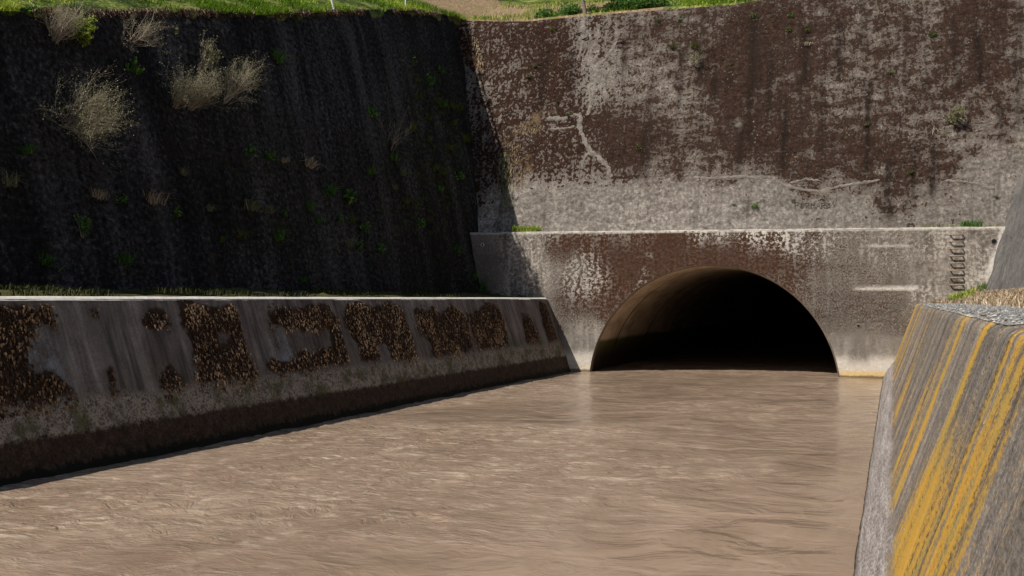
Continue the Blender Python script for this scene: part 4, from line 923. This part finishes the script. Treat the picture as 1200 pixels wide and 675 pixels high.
# small tufts: a few patterns, copied one by one
def tuft_mesh(kind, seed):
    r = np.random.default_rng(seed)
    if kind == 'leafy':
        c = np.concatenate([(r.random((60,3))-.5)*np.array([.30,.30,.22]) + np.array([0,0,.08])]); V=[]; F=[]; T=[]
        for q in c:
            a = r.normal(size=3); a /= np.linalg.norm(a); b = np.cross(a, r.normal(size=3)); b /= np.linalg.norm(b); s = .03 + .025*r.random(); o = len(V)
            V += [q - a*s, q + b*s*.5, q + a*s, q - b*s*.5]; F.append((o, o+1, o+2, o+3)); T += [r.random()]*4
        V2, F2_, T2 = blades(c*0 + (r.random(c.shape)-.5)*.03, .2, .004, .8, (0,0,1), seed); V2 = V2.reshape(-1,5,3); V2[:,4] = c; V2[:,2] = c*.5 + .004; V2[:,3] = c*.5 - .004; V2 = V2.reshape(-1,3)
        F4 = np.array(F); F3 = np.concatenate([F4[:,[0,1,2]], F4[:,[0,2,3]], F2_ + len(V)])
        return np.concatenate([np.array(V), V2]), F3, np.concatenate([np.array(T), T2*.5])
    p = r.normal(size=(110, 3))*np.array([.06,.06,.015])
    return blades(p, .22, .006, 1.5, (0,0,1), seed)
protos = {}
def tuft(kind, mat, scale, loc, label, group, name):
    key = (kind, mat.name, rnd.randrange(3))
    if key not in protos:
        V, F, T = tuft_mesh(kind, 200 + len(protos)); o = mesh_np(name, V, F, mat, None, {'tint': T}, False); protos[key] = o
    else:
        o = protos[key].copy(); COL.objects.link(o); o.name = name
    o.location = loc; o.scale = (scale,)*3; o.rotation_euler = (rnd.uniform(-.3,.3), rnd.uniform(-.3,.5), rnd.uniform(0, 6.28))
    return tag(o, label, 'plant', group)

LM = [('the largest dry shrub',80,130),('the upright twig fan',68,30),('the straggly pale shrub',152,38),('the forked dry shrubs',212,105),('the tall shrub',262,95),('the dead shrub',456,145),('the thin green shoots',94,265),
      ('the white drain pipe',566,287),('the mossy ledge middle',320,335),('the leaning white stake',395,8),('the slope corner',548,30)]
def place_words(px, py, used, lms, head_):
    order = sorted(lms, key=lambda l: (l[1]-px)**2 + (l[2]-py)**2)
    for l in order:
        dx, dy = px-l[1], py-l[2]
        w = (('right of' if dx > 0 else 'left of') if abs(dx) > abs(dy)*1.3 else ('below' if dy > 0 else 'above'))
        dist = 'just ' if math.hypot(dx, dy) < 45 else ('far ' if math.hypot(dx, dy) > 110 else '')
        s = f'{head_} {dist}{w} {l[0]}'
        if s not in used: used.add(s); return s
    k = 2
    while True:
        l = order[0]; s = f'{head_}, {k} away from {l[0]}'
        if s not in used: used.add(s); return s
        k += 1
used = set()
GT, YT, ST_, OT = 'green', 'yellow green', 'straw', 'olive'
M_YG = mat_tint('yellow_green_leaves', [(0,(0.035,0.05,0.010)),(0.5,(0.085,0.11,0.022)),(1,(0.17,0.18,0.05))], 0.7, 0.2)
TM = {GT: M_GREEN, YT: M_YG, ST_: M_STRAW, OT: M_OLIVE}
left_tufts = [(31,179,GT,.8),(289,181,GT,1.1),(313,187,GT,.8),(331,190,ST_,.7),(4,218,OT,1),(113,232,ST_,1),(137,237,GT,.6),(173,239,ST_,1.2),(203,253,GT,.8),(245,246,OT,.8),(292,246,OT,1.4),(309,248,OT,.9),(50,309,GT,1.1),(141,309,GT,1.3),(280,279,YT,.9),(323,282,GT,1.2),(259,283,GT,.7),(330,254,GT,.7),(211,205,OT,.7),
 (362,194,ST_,1.3),(432,204,GT,1.2),(459,187,GT,1.2),(406,236,GT,1.6),(385,228,GT,1.2),(361,245,GT,1.1),(372,261,GT,1.1),(396,259,GT,1.0),(411,261,YT,.9),(423,270,GT,1.0),(405,288,OT,.9),(418,290,GT,.8),(439,295,GT,1.1),(490,266,GT,1.1),(534,295,GT,1.3),(473,238,YT,.9),(484,241,YT,1.0),(514,224,GT,.9),(515,203,YT,1.3),(537,210,GT,1.3),(507,200,YT,1.0),(555,327,GT,1.2),(564,342,GT,1.8),
 (321,71,GT,1.0),(481,76,GT,.9),(484,95,YT,.8),(501,98,GT,1.4),(514,84,GT,.9),(518,125,GT,1.3),(527,127,YT,1.2),(538,129,YT,1.3),(510,120,YT,1),(486,115,YT,1.1),(432,135,GT,1.1),(481,153,YT,1.3),(498,139,YT,.9),(529,146,YT,1.2),(544,166,YT,1.3),(313,186,GT,.9),(40,15,GT,.9),(222,20,OT,.9),(470,205,OT,.8),(500,165,YT,1.0),(525,175,YT,1.0),(460,222,OT,.8),(352,330,GT,.7)]
for px, py, k, s in left_tufts:
    lab = place_words(px, py, used, LM, f'{"tiny" if s < .85 else "small" if s < 1.25 else "fuller"} {k} tuft on the shaded slope')
    tuft('leafy' if (k == GT and rnd.random() < .6) else 'grass', TM[k], s*(1.15 + .4*rnd.random()), left_surface(px, py, .03), lab, 'tufts on the shaded slope', 'grass_tuft' if k != GT else 'green_tuft')
LB = [('the branching seam',690,150),('the wall hollow',835,90),('the dry bush on the wall',1119,135),('the scratched letters',957,240),('the ochre stain',612,165),('the dead twigs on the wall',1094,156),('the wavy mortar seam',960,220),('the ladder',1121,270),('the open crack',682,42)]
back_tufts = [(649,36,YT,1.0,1),(627,78,OT,1.0,0),(619,90,OT,.9,0),(653,120,YT,.6,0),(667,137,YT,1.1,1),(749,174,YT,.9,1),(789,57,YT,1.2,0),(813,56,YT,1.3,0),(772,25,GT,.8,0),(798,24,GT,.7,0),(856,76,OT,.7,0),(883,20,GT,1.0,1),(904,19,OT,.6,0),(927,19,GT,.9,1),(925,35,YT,.8,1),(947,36,YT,.7,1),(946,52,ST_,1.0,0),(1095,42,GT,.8,0),(1044,86,GT,.6,0),(1016,147,OT,.9,0),(885,243,GT,1.0,0),(861,241,YT,.5,0),(1068,203,YT,.7,0),(1168,232,YT,.6,0),(1119,138,GT,1.0,1),(1106,160,OT,.6,0),(640,60,OT,.6,0),(623,146,ST_,1.0,0)]
for px, py, k, s, leaf in back_tufts:
    lab = place_words(px, py, used, LB, f'{"tiny" if s < .75 else "small" if s < .95 else "fuller"} {k} tuft on the sunlit wall')
    tuft('leafy' if leaf else 'grass', TM[k], s*.95, back_surface(px, py, .02), lab, 'tufts on the sunlit upper wall', 'grass_tuft' if k != GT else 'green_tuft')

def clump(name, label, cat, pts, mat, hgt, wid, lean, seed, group=None):
    V, F, T = blades(pts, hgt, wid, lean, (0,0,1), seed)
    return tag(mesh_np(name, V, F, mat, None, {'tint': T}, False), label, cat, group)
r = np.random.default_rng(4)
def ledge_pts(px0, px1, n, d0=.12, d1=.8):
    x0 = hit_y(px0, 269, YP)[0]; x1 = hit_y(px1, 269, YP)[0]; x = x0 + (x1-x0)*r.random(n)
    return np.stack([x, YP + d0 + (d1-d0)*r.random(n), portal_top(x) + .02], -1)
clump('grass_clump', 'bright green grass clump on headwall ledge at the shadow edge', 'grass clump', ledge_pts(596,628,420), M_LIME, .32, .012, .8, 41)
clump('grass_clump', 'green grass clump on headwall ledge above the ladder', 'grass clump', ledge_pts(1128,1152,240), M_GREEN, .30, .012, .8, 42)
clump('grass_clump', 'low olive weeds along the ledge left of the ladder', 'grass clump', ledge_pts(1080,1128,160), M_OLIVE, .16, .010, .9, 43)
clump('grass_clump', 'low sparse weeds on the ledge right of the ladder clump', 'grass clump', ledge_pts(1152,1172,60), M_OLIVE, .14, .010, .9, 44)
# hanging grass in the shadow corner of the upper wall
hp = []
for k in range(420):
    t = rnd.random(); px = 590 + 12*t*0 + rnd.gauss(0, 5*(1-.3*t)) + 4*t; py = 178 + 62*t
    hp.append(back_surface(px, py, .02))
V, F, T = blades([tuple(p) for p in hp], .32, .012, .7, (.1,-.35,-1), 51)
tag(mesh_np('hanging_grass', V, F, M_OLIVE, None, {'tint': T}, False), 'yellow green grass hanging in the corner where the shadow edge crosses the wall', 'hanging grass')
hp = [back_surface(554 + 11*t + rnd.gauss(0, 2.2), 42 + 40*t, .02) for t in [rnd.random() for _ in range(240)]]
V, F, T = blades([tuple(p) for p in hp], .25, .012, .7, (.1,-.35,-1), 52)
tag(mesh_np('hanging_grass', V, F, M_STRAW, None, {'tint': T*.8}, False), 'dry straw hanging in the top corner between the two slopes', 'hanging grass')
hp = [back_surface(rnd.gauss(603, 4), rnd.uniform(165, 212), .02) for _ in range(170)] + [back_surface(rnd.gauss(624, 9), rnd.gauss(148, 3), .02) for _ in range(110)]
V, F, T = blades([tuple(p) for p in hp], .2, .012, .7, (.1,-.35,-1), 53)
tag(mesh_np('hanging_grass', V, F, M_STRAW, None, {'tint': T*.4}, False), 'brown dry grass mat on the sunlit wall beside the shadow edge', 'hanging grass')

# grass along the top of the cut
def top_blades(n, seed, lo, hi, hgt):
    r = np.random.default_rng(seed)
    y = lo + (hi-lo)*r.random(n); d = (r.random(n)**1.6)*7 - .12
    dens = fbm(y*.9, d*.9, 0, 4, 15, .65); k = dens > -.10 + .2*r.random(n); y = y[k]; d = d[k]
    x = ls_x(y, left_top(y)) - d; z = ground_z(x, y) + (-.05)
    return np.stack([x, y, z], -1)
P = top_blades(42000, 61, 12, YCORN+.3, .3)
V, F, T = blades(P, .30, .014, 1.2, (0.1,0,1), 62)
cl = fbm(P[:,0]*.5, P[:,1]*.5, 0, 3, 16); T = np.clip(np.repeat(np.clip(.45 + 1.3*cl, 0, 1), 5)*.65 + .4*T, 0, 1)
stuff(mesh_np('hill_grass', V, F, M_LIME, None, {'tint': T}, False), 'bright green grass along the top of the shaded slope', 'grass')
x = XCORN + 24*r.random(22000); d = (r.random(22000)**1.5)*6
k = (fbm(x*.5, d*.7, 0, 3, 17) > .0) & ((x > -9.5) | (r.random(22000) < .35)); x = x[k]; d = d[k]
y = yback(back_top(x)) + d + .1
P = np.stack([x, y, ground_z(x, y) - .03], -1); V, F, T = blades(P, .30, .016, .9, (0,0,1), 63)
stuff(mesh_np('hill_grass', V, F, M_LIME, None, {'tint': T*.9}, False), 'green grass along the top of the sunlit upper wall', 'grass')
# overhanging brown thatch of the left edge
n = 6000; y = 12 + (YCORN-12)*r.random(n); k = fbm(y*.45, y*0, 4, 3, 33) > -.12; y = y[k]; n = len(y); zt_ = left_top(y) + .06 - .18*r.random(n)**1.6; xx = ls_x(y, zt_) + .02 + .05*r.random(n)
V, F, T = blades(np.stack([xx, y, zt_], -1), .17, .012, .9, (.35,0,-.7), 64)
stuff(mesh_np('dead_thatch', V, F, M_THATCH, None, {'tint': T}, False), 'brown dead thatch hanging over the top edge of the shaded slope', 'thatch')

# ledge grass behind the left coping
n = 16000; y = 10 + (YP-10)*r.random(n); t = r.random(n)**.7; k = fbm(y*.5, t*2, 0, 3, 18) > .05; y = y[k]; t = t[k]
xa = lw_water(y) - LWB*LWT - .5; xb = ls_x(y, 3.1) + .1; x = xa + (xb-xa)*t
V, F, T = blades(np.stack([x, y, 2.97 + .30*t**.8 + 0*x], -1), .17, .012, .9, (0,0,1), 65)
stuff(mesh_np('ledge_grass', V, F, M_LEDGE, None, {'tint': T}, False), 'low mossy grass on the ledge behind the left channel wall', 'grass')

# right verge
n = 11000; y = 12 + (YP-12)*r.random(n)**.9; x = 1.95 + 1.6*r.random(n)**.8; x = np.minimum(x, rs_x(y, 3.2)-.05)
k = (x > 2.1 + .25*fbm(y*.8, y*0, 0, 3, 19))
x, y = x[k], y[k]; z = np.array([bank_z(a, b) for a, b in zip(x, y)])
V, F, T = blades(np.stack([x, y, z-.02], -1), .22, .010, 1.1, (0,0,1), 66)
stuff(mesh_np('verge_straw', V, F, M_STRAW, None, {'tint': T}, False), 'dry straw coloured grass along the foot of the right slope', 'dry grass')
n = 2500; y = 41.6 + 2.3*r.random(n); x = 1.15 + 2.0*r.random(n); k = fbm(x*1.2, y*1.2, 0, 3, 20) > -.2; x, y = x[k], y[k]; z = np.array([bank_z(a, b) for a, b in zip(x, y)])
V, F, T = blades(np.stack([x, y, z-.02], -1), .20, .010, 1.1, (0,0,1), 67)
stuff(mesh_np('verge_straw', V, F, M_STRAW, None, {'tint': T}, False), 'dry grass at the foot of the headwall right of the channel', 'dry grass')
def verge_clump(px0, px1, n, seed, label, y0=42.6, y1=43.9, hgt=.33):
    x0 = hit_y(px0, 340, YP)[0]; x1 = hit_y(px1, 340, YP)[0]; x = x0 + (x1-x0)*r.random(n); y = y0 + (y1-y0)*r.random(n)
    z = np.array([bank_z(a, b) for a, b in zip(x, y)])
    clump('grass_clump', label, 'grass clump', np.stack([x, y, z-.02], -1), M_LIME if seed == 71 else M_GREEN, hgt, .012, .8, seed)
verge_clump(1112, 1140, 420, 71, 'green grass clump under the ladder on the right bank')
verge_clump(1146, 1154, 160, 72, 'small green clump in the corner of headwall and right slope')

# ------------------------------------------------------------------ fence stakes, sapling and bushes on the hill top
def stake(px, top_px, py0, label, mat, lean, rad):
    h = hit_left(px, py0); b = Vector((ls_x(h[1], left_top(h[1])) - .12, h[1], 0)); b.z = float(ground_z(np.array(b.x), np.array(b.y))) - .15
    t = thing('fence_stake', label, 'stake', b, 'stakes at the slope top')
    tubes('post', [([(0,0,0), (lean*.35, lean*.5, .7), (lean*.7, lean, 1.5)], rad)], mat, t, 8)
    tubes('post_cap', [([(lean*.7, lean, 1.5), (lean*.72, lean*1.02, 1.53)], [rad*1.15, rad*.3])], mat, t, 8)
stake(396, 391, 12, 'leaning white stake at the top of the shaded slope', M_POST, -.35, .045)
stake(478, 477, 10, 'thin upright pale green stake at the top of the shaded slope', M_POSTG, 0.0, .03)

def leafcloud(centers, n, leaf, seed, sx=1.0):
    r = np.random.default_rng(seed); V = []; T = []
    for (cx_, cy_, cz_, rr) in centers:
        q = r.normal(size=(n, 3)); q /= np.linalg.norm(q, axis=1)[:,None]; q = q*(rr*(r.random(n)**.45))[:,None]
        q = q*np.array([sx, 1, .8]) + np.array([cx_, cy_, cz_])
        a = r.normal(size=(n,3)); a /= np.linalg.norm(a, axis=1)[:,None]; b = np.cross(a, r.normal(size=(n,3))); b /= np.linalg.norm(b, axis=1)[:,None]
        s = (leaf*(.6 + .8*r.random(n)))[:,None]
        V.append(np.stack([q - a*s, q + b*s*.5, q + a*s, q - b*s*.5], 1).reshape(-1, 3)); T.append(np.repeat(r.random(n), 4))
    V = np.concatenate(V); T = np.concatenate(T); F = np.arange(len(V)).reshape(-1, 4)
    return V, F, T
# tree at the edge of the upper wall: its trunk shows, its crown is above the picture
b = Vector(hit_back(683, 14)); b.y += .5; b.z = float(ground_z(np.array(b.x), np.array(b.y))) - .1
tr = thing('young_tree', 'young tree with a thin leaning trunk at the top of upper wall', 'tree', b)
tubes('trunk', [([(0,0,0), (-.08,.03,.5), (-.22,.05,1.1), (-.25,.1,1.9), (-.1,.2,2.8)], [.10,.085,.075,.06,.035]), ([(-.22,.05,1.1), (.3,-.1,1.8), (.7,-.2,2.4)], [.05,.04,.02]), ([(-.25,.1,1.7), (-.8,.1,2.2), (-1.2,.3,2.7)], [.05,.035,.02])], M_WOOD, tr, 8)
V, F, T = leafcloud([(-.2,.3,3.0,1.1),(.7,-.2,2.5,.8),(-1.2,.3,2.7,.85),(0,-.6,2.3,.7),(.4,.6,3.4,.7)], 900, .06, 81)
mesh_np('crown', V, F, M_GREEN, tr, {'tint': T}, False)
def low_bush(px, label, seed, mat, w, h, back=.9):
    b = Vector(hit_back(px, 14)); zt_ = float(back_top(b.x)); b = Vector((b.x, yback(zt_) + back, 0)); b.z = float(ground_z(np.array(b.x), np.array(b.y))) - .05
    t = thing('bush', label, 'bush', b)
    rr = random.Random(seed); c = [(rr.uniform(-w, w), rr.uniform(-.3, .5), rr.uniform(.1, h), rr.uniform(.3, .5)) for _ in range(9)]
    tubes('stems', [([(0,0,0), (q[0]*.5, q[1]*.5, q[2]*.6), q[:3]], [.02,.014,.006]) for q in c], M_WOOD, t, 5)
    V, F, T = leafcloud(c, 420, .05, seed); mesh_np('foliage', V, F, mat, t, {'tint': T}, False)
low_bush(648, 'low dark bush at wall top left of the young tree', 83, M_GREEN, .9, .5, .8)
low_bush(712, 'dark green bush at wall top right of the young tree', 84, M_GREEN, 1.1, .7, 1.0)
low_bush(755, 'spreading green bush at wall top, furthest right of the bushes', 85, M_GREEN, 1.0, .6, 1.3)
low_bush(862, 'bright weeds at upper wall top right of the bare earth', 86, M_LIME, .9, .3, 1.1)

# loose stones along the edge of the gravel path, one mass of grit
r = np.random.default_rng(91); n = 2600
y = 9 + 33*r.random(n)**1.6; x = RWX1 + .02 + 1.3*r.random(n)**1.5
sz = .008 + .022*r.random(n)**3; base = np.array([[1,0,0],[-1,0,0],[0,1,0],[0,-1,0],[0,0,1],[0,0,-1]], float)*np.array([1,.8,.6]); tri = np.array([[0,2,4],[2,1,4],[1,3,4],[3,0,4],[2,0,5],[1,2,5],[3,1,5],[0,3,5]])
V = (base[None]*(.7 + .6*r.random((n,6,1)))*sz[:,None,None] + np.stack([x, y, np.array([bank_z(a, b) for a, b in zip(x, y)]) + .006], -1)[:,None,:]).reshape(-1, 3)
F = (tri[None] + (np.arange(n)*6)[:,None,None]).reshape(-1, 3)
M_STONE = mat_tint('loose_stone', [(0,(0.09,0.09,0.09)),(0.6,(0.22,0.215,0.205)),(1,(0.45,0.43,0.40))], 0.9)
stuff(mesh_np('loose_gravel', V, F, M_STONE, None, {'tint': np.repeat(r.random(n), 6)}, False), 'loose grey stones along the edge of the gravel path', 'gravel')
